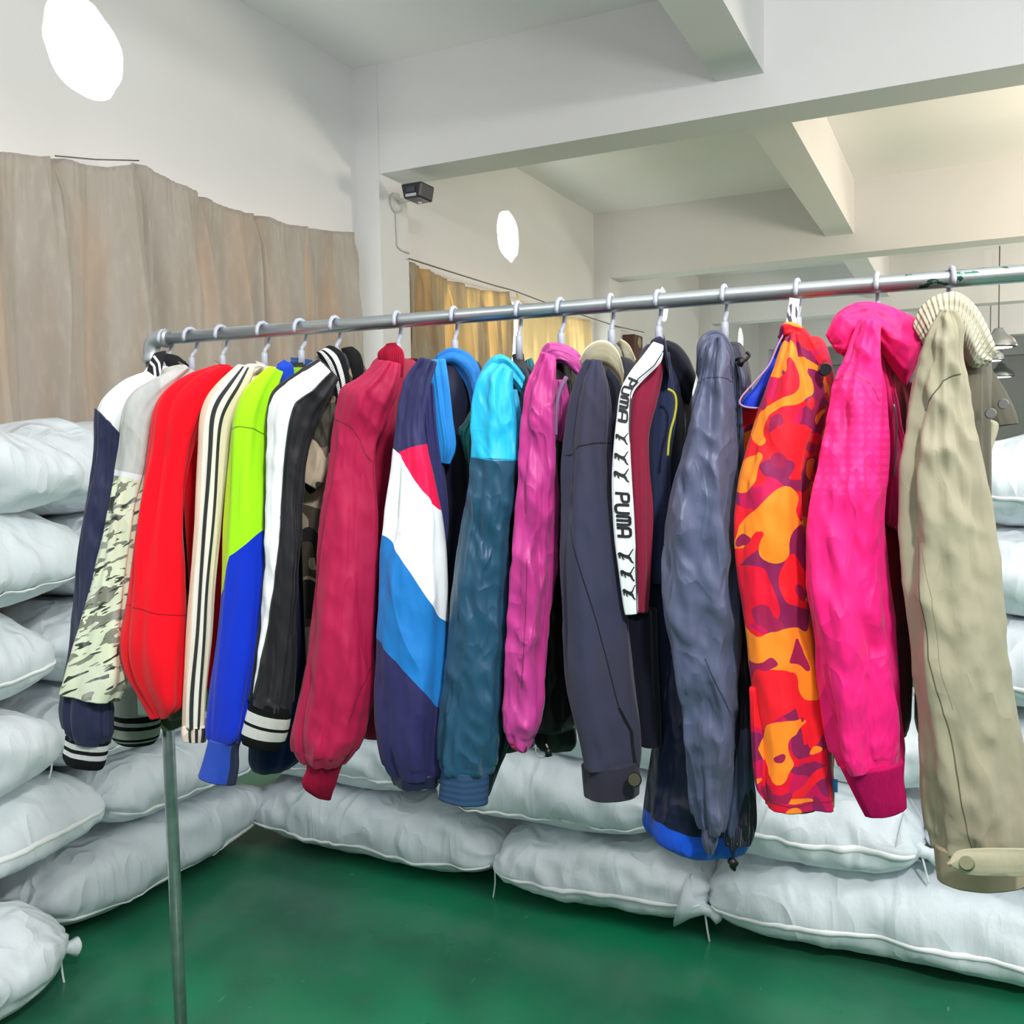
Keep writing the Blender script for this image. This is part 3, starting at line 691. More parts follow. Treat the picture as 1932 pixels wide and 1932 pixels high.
def ribbon(name, tube, u0, u1, mat, parent, t0=0.0, t1=1.0, lift=.0014, m=140, wob=0, ks=4):
    V = []; Fc = []; U = []
    for i in range(m+1):
        t = t0+(t1-t0)*i/m; a = u0(t) if callable(u0) else u0; b = u1(t) if callable(u1) else u1
        for j in range(ks+1):
            p, n = tube.front(a+(b-a)*j/ks, t); V.append(p+n*(lift if 0 < j < ks else .0002)); U.append((j/ks, i/m))
        if i:
            for j in range(ks): q = (i-1)*(ks+1)+j; Fc.append((q, q+1, q+ks+2, q+ks+1))
    return mesh_obj(name, V, Fc, mat, parent, {'UVMap': U})
BLK = MT('black_stripe', '2B302E', .6).done()
w1 = lambda t: .30+.02*math.sin(t*19); w2 = lambda t: .45+.02*math.sin(t*19)
ribbon('stripe', tb, w1, w2, BLK, SL4, .0, 1); ribbon('stripe', tb, lambda t: .61+.02*math.sin(t*15), lambda t: .72+.02*math.sin(t*15), BLK, SL4, 0, 1)
tc = Tube([(343, 1370, 390, 1370), (343, 1384, 390, 1384), (346, 1397, 388, 1398)], D, maxth=.035, seed=6, fold=.003, crease=.001); CF4 = tc.build('cuff', cloth('cream_cuff', 'EBD9C6', 'nylon', 5), g)
ribbon('stripe', tc, .24, .36, BLK, CF4, 0, 1, m=10); ribbon('stripe', tc, .52, .66, BLK, CF4, 0, 1, m=10); ribbon('stripe', tc, .78, .9, BLK, CF4, 0, 1, m=10)
Tube([(456, 694, 476, 708), (470, 687, 500, 694), (500, 688, 512, 708)], D+.11, maxth=.04, seed=7, fold=.002).build('collar', cloth('cream_collar', 'EEE8D8', seed=6), g)
Tube([(444, 694, 456, 708), (452, 688, 470, 704)], D+.05, maxth=.008, seed=7, fold=.0005).build('neck_label', simple('black_label', '1C1D1C', .7), g)

# ---- 5 lime / blue
g = garment(567, 'windbreaker', 'lime green jacket with royal blue lower sleeve and flared blue cuff')
D = D_(567)
m = cloth('navy_lime_body', '7FB51A', 'knit', 7, fin=False); m.half(300, 1130, 700, 960, '0B1A44'); 
Body(567, 696, 1370, .028, .175, seed=5, ang=0, sh=4).build('body', m.done(), g)
m = cloth('lime_blue_sleeve', 'A6EE1C', 'knit', 8, fin=False); m.band(0, 0, .14, 'C0E01A'); m.poly([(421, 1106), (435, 1046), (505, 990), (640, 880), (640, 1600), (300, 1600)], '0C33C6')
m.line([(432, 812), (455, 806), (480, 810), (500, 820)], 2.5, '6F9A10', .001)
Tube([(508, 694, 536, 706), (468, 728, 526, 742), (444, 765, 516, 782), (434, 805, 510, 815), (430, 860, 506, 864), (426, 930, 504, 934), (422, 1000, 502, 1004), (420, 1080, 498, 1084), (414, 1160, 490, 1165), (406, 1240, 486, 1245), (395, 1320, 474, 1325), (388, 1380, 462, 1384), (392, 1397, 444, 1400)], D, maxth=.055, seed=8, fold=.004).build('sleeve', m.done(), g)
m = cloth('blue_cuff', '1E50CC', 'knit', 8, fin=False); m.rib(70, .0003); m.band(0, .74, 1, '0A1E48')
Tube([(392, 1394, 456, 1398), (388, 1410, 452, 1414), (380, 1440, 452, 1446), (372, 1464, 446, 1478)], D, maxth=.04, seed=8, fold=.001).build('cuff', m.done(), g)
Tube([(522, 692, 540, 680), (516, 702, 554, 690), (528, 724, 556, 712)], D+.10, maxth=.035, seed=8, fold=.001).build('collar', cloth('blue_collar', '1C47C0', 'knit', 8), g)
Tube([(545, 684, 596, 684), (548, 694, 600, 700)], D+.19, maxth=.03, seed=8, fold=.001).build('back_collar', cloth('blue_collar_back', '2A4C8C', 'knit', 8), g)
Tube([(546, 692, 578, 690), (550, 706, 574, 704)], D+.14, maxth=.006, seed=8, fold=.0003).build('neck_label', bpy.data.materials['black_label'], g)
Tube([(474, 1370, 575, 1372), (470, 1410, 576, 1405), (470, 1440, 572, 1426), (478, 1456, 545, 1448)], D+.10, maxth=.06, seed=9, fold=.002).build('hem_band', cloth('navy_hem', '0B1F44', 'knit', 9), g)

# ---- 6 black / white with camo
g = garment(633, 'raglan_jacket', 'black jacket with white shoulder stripe, camouflage front and striped collar')
D = D_(633)
m = cloth('camo_body', 'A89884', seed=9, fin=False); m.blot(19, .53, '4A4338', seed=4, dist=.8); m.blot(16, .56, '1C1C1B', seed=9, dist=.8); m.half(628, 640, 540, 920, '34363D')
m.poly([(600, 640), (760, 640), (760, 660), (640, 740), (560, 920), (500, 920)], '34363D')
Body(633, 668, 1330, .034, .175, seed=6, ang=0).build('body', m.done(), g)
m = cloth('black_sleeve', '222226', 'crisp', 9, rough=.55, fin=False)
tb = Tube([(604, 682, 636, 716), (560, 710, 622, 745), (524, 738, 606, 775), (511, 775, 592, 806), (508, 850, 574, 864), (503, 940, 566, 950), (500, 1020, 566, 1024), (497, 1100, 562, 1104), (492, 1180, 556, 1186), (486, 1250, 552, 1256), (478, 1300, 548, 1312), (472, 1325, 544, 1346)], D, maxth=.045, seed=10, fold=.005, crease=.0018, gather=.006)
tb.build('sleeve', m.done(), g)
def wst(t):
    for (a, u), (b, v) in zip(((0, .60), (.12, .58), (.2, .46), (.5, .42), (.7, .26), (.88, .12)), ((.12, .58), (.2, .46), (.5, .42), (.7, .26), (.88, .12), (1.01, .02))):
        if a <= t <= b: return u+(v-u)*(t-a)/(b-a)
    return .0
ribbon('shoulder_stripe', tb, 0.0, wst, cloth('white_stripe', 'F0F3F4', 'crisp', 9), g, 0, .97, .0022, ks=8)
ribbon('piping', tb, lambda t: wst(t), lambda t: wst(t)+.05, BLK, g, 0, .97, .003)
Tube([(474, 1318, 546, 1338), (467, 1342, 548, 1358), (461, 1366, 543, 1382), (456, 1388, 536, 1400), (458, 1402, 526, 1414)], D, maxth=.045, seed=10, fold=.001).build('cuff', ribbed('striped_cuff_black', '17191A', 50, .0006, [(.22, .46, 'EDF0E8'), (.53, .76, 'EDF0E8')]), g)
m = MT('collar_band', '1F2124', .9, spec=.1); m.rib(30, .0006, 1)
m.band(0, .20, .38, 'F2F4F2'); m.band(0, .50, .72, 'F2F4F2'); m.band(0, .72, .8, '1F2124')
Tube([(598, 664, 606, 662), (602, 672, 622, 652), (612, 692, 644, 664), (622, 715, 655, 690), (630, 738, 660, 720), (634, 760, 656, 748)][::-1], D+.06, maxth=.018, seed=10, fold=.0006).build('collar', m.done(), g)
Tube([(645, 660, 668, 656), (650, 672, 680, 668), (655, 695, 686, 692), (660, 715, 684, 715)], D+.16, maxth=.04, seed=10, fold=.001).build('back_collar', simple('black_knit', '050506', .95), g)
# camo frill
m = cloth('camo_frill', 'B5A48F', 'crisp', 9, fin=False); m.blot(16, .54, '3A342C', seed=4, dist=.8); m.blot(14, .6, '6F5F52', seed=11)
Tube([(606, 745, 634, 752), (592, 775, 632, 790), (578, 815, 628, 835), (562, 865, 622, 890), (556, 900, 600, 925)], D+.035, maxth=.03, seed=12, fold=.006, crease=.003).build('front_frill', m.done(), g)

# ---- 7 crimson bomber
g = garment(750, 'bomber_jacket', 'crimson bomber jacket with ribbed collar and long ribbed cuff')
D = D_(750)
CRI = 'AC0C44'
Body(750, 676, 1395, .036, .18, seed=7, ang=-4, sh=-10).build('body', cloth('crimson_body', 'A81040', 'crisp', 10), g)
m = cloth('crimson_sleeve', CRI, 'crisp', 11, fin=False); m.line([(630, 790), (660, 806), (682, 832), (698, 870)], 2.5, '7C0A30', .0012); m.line([(706, 1245), (670, 1310), (655, 1350)], 2, '7C0A30', .001)
Tube([(716, 682, 756, 690), (682, 712, 752, 724), (650, 732, 742, 756), (640, 762, 728, 790), (632, 820, 708, 840), (624, 890, 702, 900), (612, 970, 706, 975), (602, 1050, 708, 1055), (592, 1130, 708, 1135), (583, 1200, 707, 1205), (574, 1290, 705, 1290), (566, 1350, 690, 1350), (560, 1395, 682, 1385), (566, 1422, 664, 1420), (577, 1440, 648, 1440)], D, maxth=.065, seed=11, fold=.006, crease=.0014, gather=.012).build('sleeve', m.done(), g)
Tube([(580, 1432, 648, 1436), (578, 1455, 640, 1458), (570, 1474, 634, 1478), (574, 1488, 628, 1494), (590, 1500, 624, 1508)], D, maxth=.045, seed=11, fold=.001).build('cuff', ribbed('crimson_cuff', 'B01540', 34, .0011), g)
Tube([(728, 652, 748, 650), (715, 664, 760, 662), (715, 678, 763, 682), (724, 692, 761, 700), (738, 704, 758, 712)], D+.03, maxth=.035, seed=11, fold=.002).build('collar', ribbed('crimson_collar', 'BA1B3C', 15, .0014, ch=0), g)
Tube([(764, 684, 770, 694), (770, 678, 785, 690), (786, 676, 800, 692)], D+.26, maxth=.03, seed=11, fold=.0006).build('back_collar', ribbed('maroon_collar', '70142A', 12, .0010, ch=1), g)
# ---- 8 navy colour block
g = garment(857, 'colour_block_jacket', 'navy jacket with pink, white and blue diagonal blocks on its sleeve')
D = D_(857)
NV = '2B2C5A'
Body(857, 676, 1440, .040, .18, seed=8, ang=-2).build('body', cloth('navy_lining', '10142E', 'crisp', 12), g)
m = cloth('block_sleeve', NV, 'crisp', 13, fin=False)
m.poly([(600, 900), (700, 868), (750, 834), (768, 820), (860, 810), (900, 1600), (600, 1600)], 'F2084F')
m.half(744, 848, 809, 944, 'F0F4F8')
m.poly([(600, 880), (722, 1003), (775, 1076), (900, 1268), (900, 1700), (600, 1700)], '1678C6')
m.half(700, 1182, 832, 1332, '29275A')
Tube([(796, 678, 816, 684), (768, 712, 804, 722), (754, 750, 798, 760), (746, 800, 794, 806), (742, 850, 801, 856), (735, 920, 815, 924), (727, 990, 826, 994), (721, 1050, 832, 1054), (716, 1110, 836, 1114), (713, 1180, 838, 1184), (711, 1250, 840, 1250), (709, 1320, 840, 1320), (709, 1365, 838, 1368), (716, 1410, 836, 1412), (728, 1445, 834, 1448), (740, 1462, 832, 1462)], D, maxth=.06, seed=13, fold=.006, crease=.0012, gather=.007).build('sleeve', m.done(), g)
Tube([(738, 1456, 832, 1456), (742, 1468, 832, 1466), (748, 1480, 830, 1478)], D, maxth=.05, seed=14, fold=.004, crease=.001).build('cuff', cloth('navy_elastic', '1D1F40', 'nylon', 14), g)
Tube([(798, 730, 820, 726), (798, 790, 824, 790), (804, 860, 832, 862), (813, 930, 840, 932), (824, 990, 843, 990), (828, 1030, 838, 1034)], D+.025, maxth=.03, seed=14, fold=.003).build('front_panel', cloth('navy_panel', '2E3066', 'crisp', 14), g)
Tube([(806, 684, 838, 680), (808, 730, 845, 726), (814, 790, 852, 788), (822, 845, 858, 842), (830, 874, 846, 876)], D+.03, maxth=.02, seed=15, fold=.003).build('lapel', cloth('blue_lapel', '2088D8', 'crisp', 15), g)
Tube([(826, 672, 832, 694), (850, 660, 860, 700), (880, 668, 880, 730), (900, 690, 888, 770), (908, 720, 888, 800)], D+.12, maxth=.05, seed=16, fold=.005).build('collar', cloth('blue_hood_collar', '1C76C4', 'crisp', 15), g)
# ---- 9 cyan / teal
g = garment(978, 'two_tone_windbreaker', 'windbreaker with bright cyan shoulder above a dark teal crinkled sleeve')
D = D_(978)
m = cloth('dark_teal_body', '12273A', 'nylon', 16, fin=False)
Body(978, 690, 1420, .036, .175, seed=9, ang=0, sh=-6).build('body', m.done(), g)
m = cloth('teal_sleeve', '1F4B66', 'nylon', 17, rough=.38, fin=False); m.half(980, 862, 880, 862, '2BC0EC') if False else None
m.half(880, 862, 980, 868, '1F4B66'); m.poly([(840, 600), (1010, 600), (1010, 868), (840, 861)], '25BDEB'); m.line([(885, 861), (930, 868), (975, 867)], 2.5, '1798C4', .001)
Tube([(930, 688, 962, 700), (908, 710, 960, 722), (898, 745, 962, 752), (893, 800, 968, 805), (890, 862, 972, 868), (884, 930, 966, 934), (874, 1000, 958, 1004), (864, 1070, 954, 1074), (855, 1140, 952, 1144), (847, 1210, 950, 1214), (840, 1280, 945, 1284), (832, 1350, 940, 1354), (827, 1410, 934, 1414), (828, 1445, 930, 1450), (834, 1458, 918, 1460)], D, maxth=.055, seed=17, fold=.005, crease=.0026, gather=.006).build('sleeve', m.done(), g)
Tube([(833, 1450, 922, 1452), (830, 1480, 921, 1482), (828, 1504, 919, 1513)], D, maxth=.045, seed=17, fold=.0015).build('cuff', ribbed('slate_cuff', '2F4A6A', 5, .00025, ch=1), g)
Tube([(930, 1300, 965, 1300), (932, 1400, 958, 1400), (922, 1440, 940, 1450), (918, 1490, 922, 1500)], D+.05, maxth=.04, seed=18, fold=.002).build('lower_body_edge', cloth('dark_teal_edge', '0D1E2E', 'nylon', 18), g)
Tube([(903, 712, 915, 735), (920, 680, 935, 712), (945, 668, 955, 705), (970, 682, 972, 725), (992, 712, 984, 738)], D+.08, maxth=.035, seed=18, fold=.005, crease=.001).build('collar', cloth('cyan_collar', '2BB6E0', 'nylon', 18), g)
Tube([(905, 745, 912, 750), (884, 790, 900, 795), (866, 812, 896, 830), (870, 830, 892, 870), (880, 870, 890, 890)], D+.10, maxth=.02, seed=19, fold=.005, crease=.002).build('side_frill', cloth('green_teal', '14625F', 'nylon', 19), g)
Tube([(962, 740, 972, 738), (968, 780, 978, 780), (968, 830, 974, 830)], D+.02, maxth=.02, seed=19, fold=.005).build('front_panel', cloth('cyan_panel', '2FAAD4', 'nylon', 19), g)
Tube([(990, 684, 1004, 678), (990, 700, 1010, 700), (986, 716, 1002, 716)], D+.22, maxth=.02, seed=19, fold=.002).build('back_collar', cloth('teal_collar', '126A72', 'nylon', 19), g)
Tube([(966, 672, 988, 668), (970, 690, 990, 688), (976, 702, 986, 702)], D+.17, maxth=.005, seed=19, fold=.0002).build('neck_label', bpy.data.materials['black_label'], g)

# ---- 10 magenta
g = garment(1058, 'magenta_windbreaker', 'magenta windbreaker with narrow crinkled sleeve and pointed collar')
D = D_(1058)
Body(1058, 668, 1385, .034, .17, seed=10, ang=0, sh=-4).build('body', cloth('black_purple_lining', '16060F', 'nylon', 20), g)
m = cloth('magenta_sleeve', 'BC3A8E', 'nylon', 21, fin=False); m.line([(997, 1050), (990, 1200), (985, 1290)], 2, '7D1E5E', .001); m.soft(3, .45, .7, 'C02478', seed=3, amount=.6)
Tube([(1024, 668, 1048, 676), (1006, 700, 1050, 706), (990, 740, 1050, 744), (983, 790, 1048, 792), (982, 850, 1047, 854), (977, 930, 1047, 934), (971, 1010, 1044, 1014), (966, 1080, 1044, 1082), (960, 1160, 1038, 1164), (957, 1230, 1032, 1236), (953, 1300, 1027, 1306), (955, 1350, 1018, 1360), (960, 1390, 1005, 1400), (964, 1400, 994, 1414)], D, maxth=.045, seed=21, fold=.006, crease=.003, gather=.006).build('sleeve', m.done(), g)
Tube([(959, 1393, 998, 1410), (961, 1402, 995, 1416), (966, 1410, 990, 1420)], D, maxth=.03, seed=21, fold=.002).build('cuff', cloth('pink_elastic', 'F0286E', 'nylon', 21), g)
Tube([(1012, 700, 1018, 706), (1020, 664, 1044, 690), (1036, 646, 1064, 688), (1072, 652, 1078, 700), (1094, 668, 1090, 712), (1108, 692, 1094, 716)], D+.10, maxth=.025, seed=21, fold=.003).build('collar', cloth('magenta_collar', 'B8418F', 'nylon', 22), g)
Tube([(1048, 720, 1064, 720), (1050, 770, 1074, 775), (1046, 800, 1074, 805), (1046, 830, 1062, 835)], D+.03, maxth=.03, seed=22, fold=.006, crease=.001).build('front_panel', cloth('magenta_front', 'B23C88', 'nylon', 22), g)
Tube([(1064, 712, 1071, 716), (1052, 740, 1058, 744), (1046, 780, 1052, 782), (1047, 822, 1051, 822)], D-.005, maxth=.005, seed=22, fold=.0005).build('zip_tape', simple('grey_tape', '8C6A92', .7), g)
Tube([(1008, 1370, 1082, 1370), (1010, 1400, 1084, 1400), (1020, 1414, 1075, 1414)], D+.12, maxth=.05, seed=23, fold=.003).build('hem', cloth('dark_hem', '1A0812', 'nylon', 22), g)
TG = simple('cord_toggle', 'A9AAA4', .5); c = P(1028, 1415, D+.05)
pipe('hem_drawcord', [P(1010, 1405, D+.05), P(1012, 1424, D+.05), P(1026, 1428, D+.05), P(1036, 1418, D+.05), P(1030, 1404, D+.05)], .0016, TG, g, n=6, smooth_path=4)
pipe('cord_toggle', [P(1033, 1412, D+.045), P(1036, 1426, D+.045)], .006, simple('black_toggle', '15151A', .4), g, n=10)

# ---- 11 navy with corduroy collar
g = garment(1153, 'work_jacket', 'charcoal navy cotton jacket with cream corduroy collar and buttoned cuff')
D = D_(1153)
NV2 = '34364C'
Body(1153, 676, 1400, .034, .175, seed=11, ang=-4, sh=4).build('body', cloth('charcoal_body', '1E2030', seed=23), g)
m = cloth('charcoal_sleeve', NV2, seed=24, fin=False); m.soft(6, .45, .7, '3D3742', (1, 1, .5), 3, 3, .7)
m.line([(1070, 860), (1095, 842), (1125, 836), (1160, 836)], 3, '15161F', .0015); m.line([(1077, 990), (1100, 1080), (1130, 1180), (1155, 1270), (1172, 1330)], 2.5, '15161F', .0015); m.line([(1170, 1325), (1190, 1370), (1198, 1440)], 5, '0A0A10', .003)
m.line([(1100, 1460), (1150, 1456), (1215, 1440)], 2.5, '15161F', .001)
tb = Tube([(1112, 682, 1136, 684), (1096, 715, 1146, 720), (1082, 760, 1152, 765), (1074, 810, 1152, 815), (1069, 860, 1151, 866), (1067, 930, 1160, 936), (1061, 1000, 1170, 1004), (1056, 1070, 1178, 1074), (1057, 1150, 1186, 1154), (1058, 1230, 1194, 1234), (1062, 1300, 1200, 1304), (1076, 1360, 1205, 1362), (1090, 1410, 1206, 1412), (1098, 1445, 1204, 1440)], D, maxth=.06, seed=24, fold=.005, crease=.0008)
tb.build('sleeve', m.done(), g)
CF = Tube([(1099, 1444, 1206, 1432), (1101, 1470, 1208, 1460), (1104, 1502, 1206, 1496)], D, maxth=.06, seed=24, fold=.0015).build('cuff', cloth('charcoal_cuff', '2B2A38', seed=25), g)
pipe('button', [P(1197, 1471, D-.052), P(1197, 1471, D-.058)], [.011, .009], simple('brass_button', '4A4A38', .35, .7), CF, n=24, smooth=False)
m = MT('corduroy', 'FAF0C6', .95, spec=.1, sheen=.3); m.rib(70, .0007, 0); m.soft(20, .4, .7, 'D8CC9E', amount=.5); CORD = m.done()
Tube([(1095, 676, 1102, 690), (1106, 656, 1120, 688), (1128, 643, 1140, 690), (1150, 646, 1156, 702), (1168, 668, 1170, 722), (1178, 705, 1174, 745)], D+.045, maxth=.03, seed=25, fold=.002).build('collar', CORD, g)
Tube([(1163, 648, 1174, 660), (1172, 640, 1180, 690), (1188, 652, 1186, 700), (1200, 680, 1190, 706)], D+.20, maxth=.02, seed=26, fold=.002).build('back_collar', CORD, g)

# ---- 12 maroon track jacket with white strip
g = garment(1242, 'track_jacket', 'maroon and navy track jacket with white printed strip down its sleeve')
D = D_(1242)
m = cloth('navy_track_body', '1B2038', 'knit', 26, fin=False)
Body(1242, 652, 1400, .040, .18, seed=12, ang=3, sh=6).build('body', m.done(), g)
m = cloth('maroon_sleeve', '8E2440', 'knit', 27)
Tube([(1238, 662, 1252, 668), (1204, 700, 1250, 712), (1188, 750, 1240, 762), (1184, 810, 1226, 820), (1184, 880, 1226, 888), (1186, 950, 1230, 955), (1190, 1020, 1229, 1024), (1194, 1090, 1226, 1092), (1196, 1155, 1222, 1155)], D+.02, maxth=.045, seed=27, fold=.003).build('sleeve', m, g)
m = cloth('navy_lower_sleeve', '0C0F20', 'knit', 28)
Tube([(1180, 1150, 1236, 1150), (1184, 1250, 1240, 1250), (1190, 1350, 1245, 1350), (1200, 1405, 1245, 1408)], D+.04, maxth=.045, seed=28, fold=.003).build('lower_sleeve', m, g)
m = cloth('white_strip', 'EDF2F4', 'crisp', 28, fin=False); m.line([(1252, 662), (1234, 690), (1204, 715), (1190, 740), (1187, 800), (1192, 900), (1199, 1000), (1202, 1160)], 2.2, '3A3E48')
tp = Tube([(1230, 648, 1252, 656), (1212, 672, 1246, 684), (1186, 706, 1212, 718), (1170, 740, 1192, 746), (1163, 790, 1188, 796), (1158, 840, 1188, 846), (1155, 900, 1191, 904), (1156, 960, 1195, 962), (1160, 1020, 1198, 1022), (1168, 1080, 1201, 1082), (1176, 1140, 1203, 1141), (1180, 1160, 1203, 1158)], D-.012, th=.5, maxth=.022, seed=29, fold=.0008)
STRIP = tp.build('printed_strip', m.done(), g)
INK = simple('black_ink', '14161A', .6)
def tfrac(y):   # length fraction of a height on the strip
    best = 0
    for i, (x1, y1, x2, y2) in enumerate(tp.px):
        if (y1+y2)/2 <= y: best = i
    return best/(len(tp.px)-1)
GLYPH = {'P': [[(0, 0), (0, 1)], [(0, 1), (.55, 1), (.95, .93), (1, .76), (.95, .56), (.55, .48), (0, .48)]],
         'U': [[(0, 1), (0, .3), (.12, .06), (.5, 0), (.88, .06), (1, .3), (1, 1)]],
         'M': [[(0, 0), (0, .75), (.12, .97), (.4, 1), (.5, .9), (.6, 1), (.88, .97), (1, .75), (1, 0)], [(.5, .92), (.5, 0)]],
         'A': [[(0, 0), (0, .7), (.12, .96), (.5, 1), (.88, .96), (1, .7), (1, 0)], [(0, .42), (1, .42)]]}
def letters(txt, y0, y1, u0, u1):
    V = []; Fc = []; n = len(txt)
    for k, ch in enumerate(txt):
        for st in GLYPH[ch]:
            q = cr([list(p) for p in st], 3) if len(st) > 2 else [list(p) for p in (st[0], [(a+b)/2 for a, b in zip(*st)], st[1])]
            o = len(V)
            for i_, (cx, cy) in enumerate(q):
                a = q[max(i_-1, 0)]; b = q[min(i_+1, len(q)-1)]; dx, dy = b[0]-a[0], (b[1]-a[1])*1.4; L = math.hypot(dx, dy)
                for sg in (.165, -.165):
                    X_ = (k+.12+.72*(cx-dy/L*sg))/n; Y_ = cy+dx/L*sg*.62
                    p, nn = tp.front(u0+(u1-u0)*Y_, tfrac(y0)+(tfrac(y1)-tfrac(y0))*X_); V.append(p+nn*.0013)
                if i_: Fc.append((o+2*i_-2, o+2*i_-1, o+2*i_+1, o+2*i_))
    return mesh_obj('printed_word', V, Fc, INK, STRIP, smooth=False)
letters('PUMA', 934, 1018, .16, .80); letters('PUMA', 718, 800, .16, .78)
strokes = [([(0, .66), (.10, .60), (.34, .52), (.60, .44)], [.10, .17, .13, .15]), ([(.56, .48), (.72, .56), (.86, .80), (1.0, 1.0)], [.12, .07, .05, .04]),
           ([(.58, .46), (.74, .34), (.82, .16), (.97, .02)], [.15, .11, .07, .05]), ([(.10, .56), (.04, .40), (.12, .30)], [.08, .06, .04]), ([(.34, .50), (.26, .34), (.36, .22)], [.09, .06, .04])]
for y in (829, 864, 899, 1052, 1087, 1122):      # leaping cat print, tail flung up
    V = []; Fc = []
    for pts, ws in strokes:
        q = cr([list(p)+[w] for p, w in zip(pts, ws)], 4); o = len(V)
        for i_, (cx, cy, w) in enumerate(q):
            a = q[max(i_-1, 0)]; b = q[min(i_+1, len(q)-1)]; dx, dy = b[0]-a[0], b[1]-a[1]; L = math.hypot(dx, dy); nx, ny = -dy/L*w*.8, dx/L*w*.8
            for sg in (1, -1):
                X_, Y_ = cx+nx*sg, cy+ny*sg; p, n = tp.front(.12+.76*X_, tfrac(y+13)+(tfrac(y-13)-tfrac(y+13))*Y_); V.append(p+n*.0013)
            if i_: Fc.append((o+2*i_-2, o+2*i_-1, o+2*i_+1, o+2*i_))
    mesh_obj('leaping_cat_print', V, Fc, INK, STRIP, smooth=False)
Tube([(1226, 656, 1236, 662), (1230, 642, 1250, 668), (1246, 636, 1262, 690), (1258, 650, 1264, 720)], D+.02, maxth=.03, seed=30, fold=.001).build('collar', cloth('navy_collar', '23273A', 'knit', 30), g)
Tube([(1258, 640, 1264, 700), (1280, 648, 1276, 740), (1300, 672, 1290, 758), (1314, 706, 1300, 764)], D+.12, maxth=.05, seed=31, fold=.003).build('hood', cloth('navy_hood', '0B0E1C', 'knit', 30), g)
Tube([(1252, 668, 1262, 668), (1240, 720, 1268, 726), (1230, 780, 1272, 786), (1226, 860, 1262, 866), (1230, 960, 1262, 962), (1230, 1100, 1262, 1100)], D+.045, maxth=.04, seed=30, fold=.002).build('front_panel', cloth('navy_front', '262E4C', 'knit', 30), g)
pts = [P(x, y, D+.0) for x, y in ((1260, 734), (1272, 742), (1276, 760), (1273, 785), (1266, 810), (1262, 835), (1260, 860))]
pipe('zip', pts, .0019, MT('yellow_zip', 'B8B23A', .5).done(), g, n=8, smooth_path=5)
# ---- 13 slate windbreaker
g = garment(1367, 'slate_windbreaker', 'long slate blue nylon windbreaker with royal blue lower hem showing')
D = D_(1367)
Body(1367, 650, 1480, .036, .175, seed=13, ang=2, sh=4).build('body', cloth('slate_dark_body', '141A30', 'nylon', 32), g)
SL = '4E5876'
m = cloth('slate_sleeve', SL, 'nylon', 33, fin=False); m.soft(4, .45, .7, '5E5A6C', (1, 1, .4), 6, 2, .7)
m.line([(1310, 722), (1340, 714), (1370, 716), (1392, 724)], 2.5, '2C3246', .0012); m.line([(1330, 1230), (1352, 1290), (1380, 1370)], 2, '2C3246', .001)
Tube([(1340, 640, 1368, 640), (1322, 690, 1378, 694), (1312, 725, 1384, 730), (1298, 785, 1388, 790), (1284, 850, 1390, 855), (1266, 930, 1392, 935), (1254, 1000, 1394, 1004), (1246, 1070, 1396, 1070), (1249, 1150, 1398, 1150), (1262, 1230, 1396, 1230), (1276, 1310, 1392, 1312), (1288, 1380, 1386, 1384), (1298, 1440, 1382, 1444), (1306, 1500, 1378, 1505), (1318, 1550, 1370, 1556), (1326, 1566, 1356, 1570)], D, maxth=.06, seed=33, fold=.006, crease=.0032, gather=.006).build('sleeve', m.done(), g)
Tube([(1325, 1564, 1356, 1568), (1324, 1590, 1354, 1592), (1334, 1612, 1346, 1612)], D, maxth=.02, seed=33, fold=.001).build('cuff', cloth('slate_cuff_elastic', '4A4D62', 'nylon', 33), g)
m = cloth('slate_flap', '3A4460', 'nylon', 34, fin=False); m.blot(5, .55, '0E1220', (2.2, 1, .4), 4, 1)
Tube([(1384, 680, 1390, 690), (1386, 760, 1398, 770), (1388, 900, 1400, 900), (1388, 1000, 1404, 1000), (1386, 1100, 1408, 1100), (1386, 1200, 1412, 1200), (1384, 1300, 1416, 1300), (1380, 1400, 1420, 1400), (1376, 1500, 1424, 1500), (1366, 1550, 1425, 1550), (1370, 1570, 1420, 1575)], D+.015, maxth=.035, seed=34, fold=.005, crease=.002).build('front_edge', m.done(), g)
m = cloth('gathered_hem', '2A3048', 'nylon', 34, fin=False); m.rib(14, .002)
Tube([(1366, 1556, 1424, 1556), (1362, 1575, 1424, 1575), (1366, 1592, 1418, 1592)], D+.01, maxth=.03, seed=34, fold=.002).build('gathered_waist', m.done(), g)
m = cloth('royal_hem', '0E4ECB', 'nylon', 35, fin=False); m.half(1200, 1520, 1300, 1548, '0E4ECB'); m.poly([(1100, 1000), (1500, 1000), (1500, 1590), (1340, 1556), (1218, 1524), (1100, 1500)], '04102F')
Tube([(1268, 1200, 1380, 1200), (1254, 1280, 1400, 1290), (1240, 1370, 1405, 1380), (1228, 1450, 1412, 1460), (1219, 1520, 1420, 1530), (1218, 1558, 1424, 1580), (1240, 1578, 1418, 1604), (1320, 1598, 1402, 1611)], D+.11, maxth=.08, seed=35, fold=.005, crease=.002).build('lower_body', m.done(), g)
m = cloth('slate_hood', '4B5068', 'nylon', 36)
Tube([(1314, 700, 1322, 720), (1317, 650, 1340, 690), (1336, 628, 1352, 664), (1360, 628, 1362, 664), (1380, 655, 1368, 690), (1388, 700, 1378, 720)], D+.05, maxth=.03, seed=36, fold=.004, crease=.001).build('collar', m, g)
Tube([(1384, 690, 1398, 684), (1386, 720, 1408, 716), (1388, 740, 1400, 742)], D+.10, maxth=.03, seed=36, fold=.005, crease=.002).build('rolled_hood', m, g)
BT = simple('black_cord', '0B0B0D', .5)
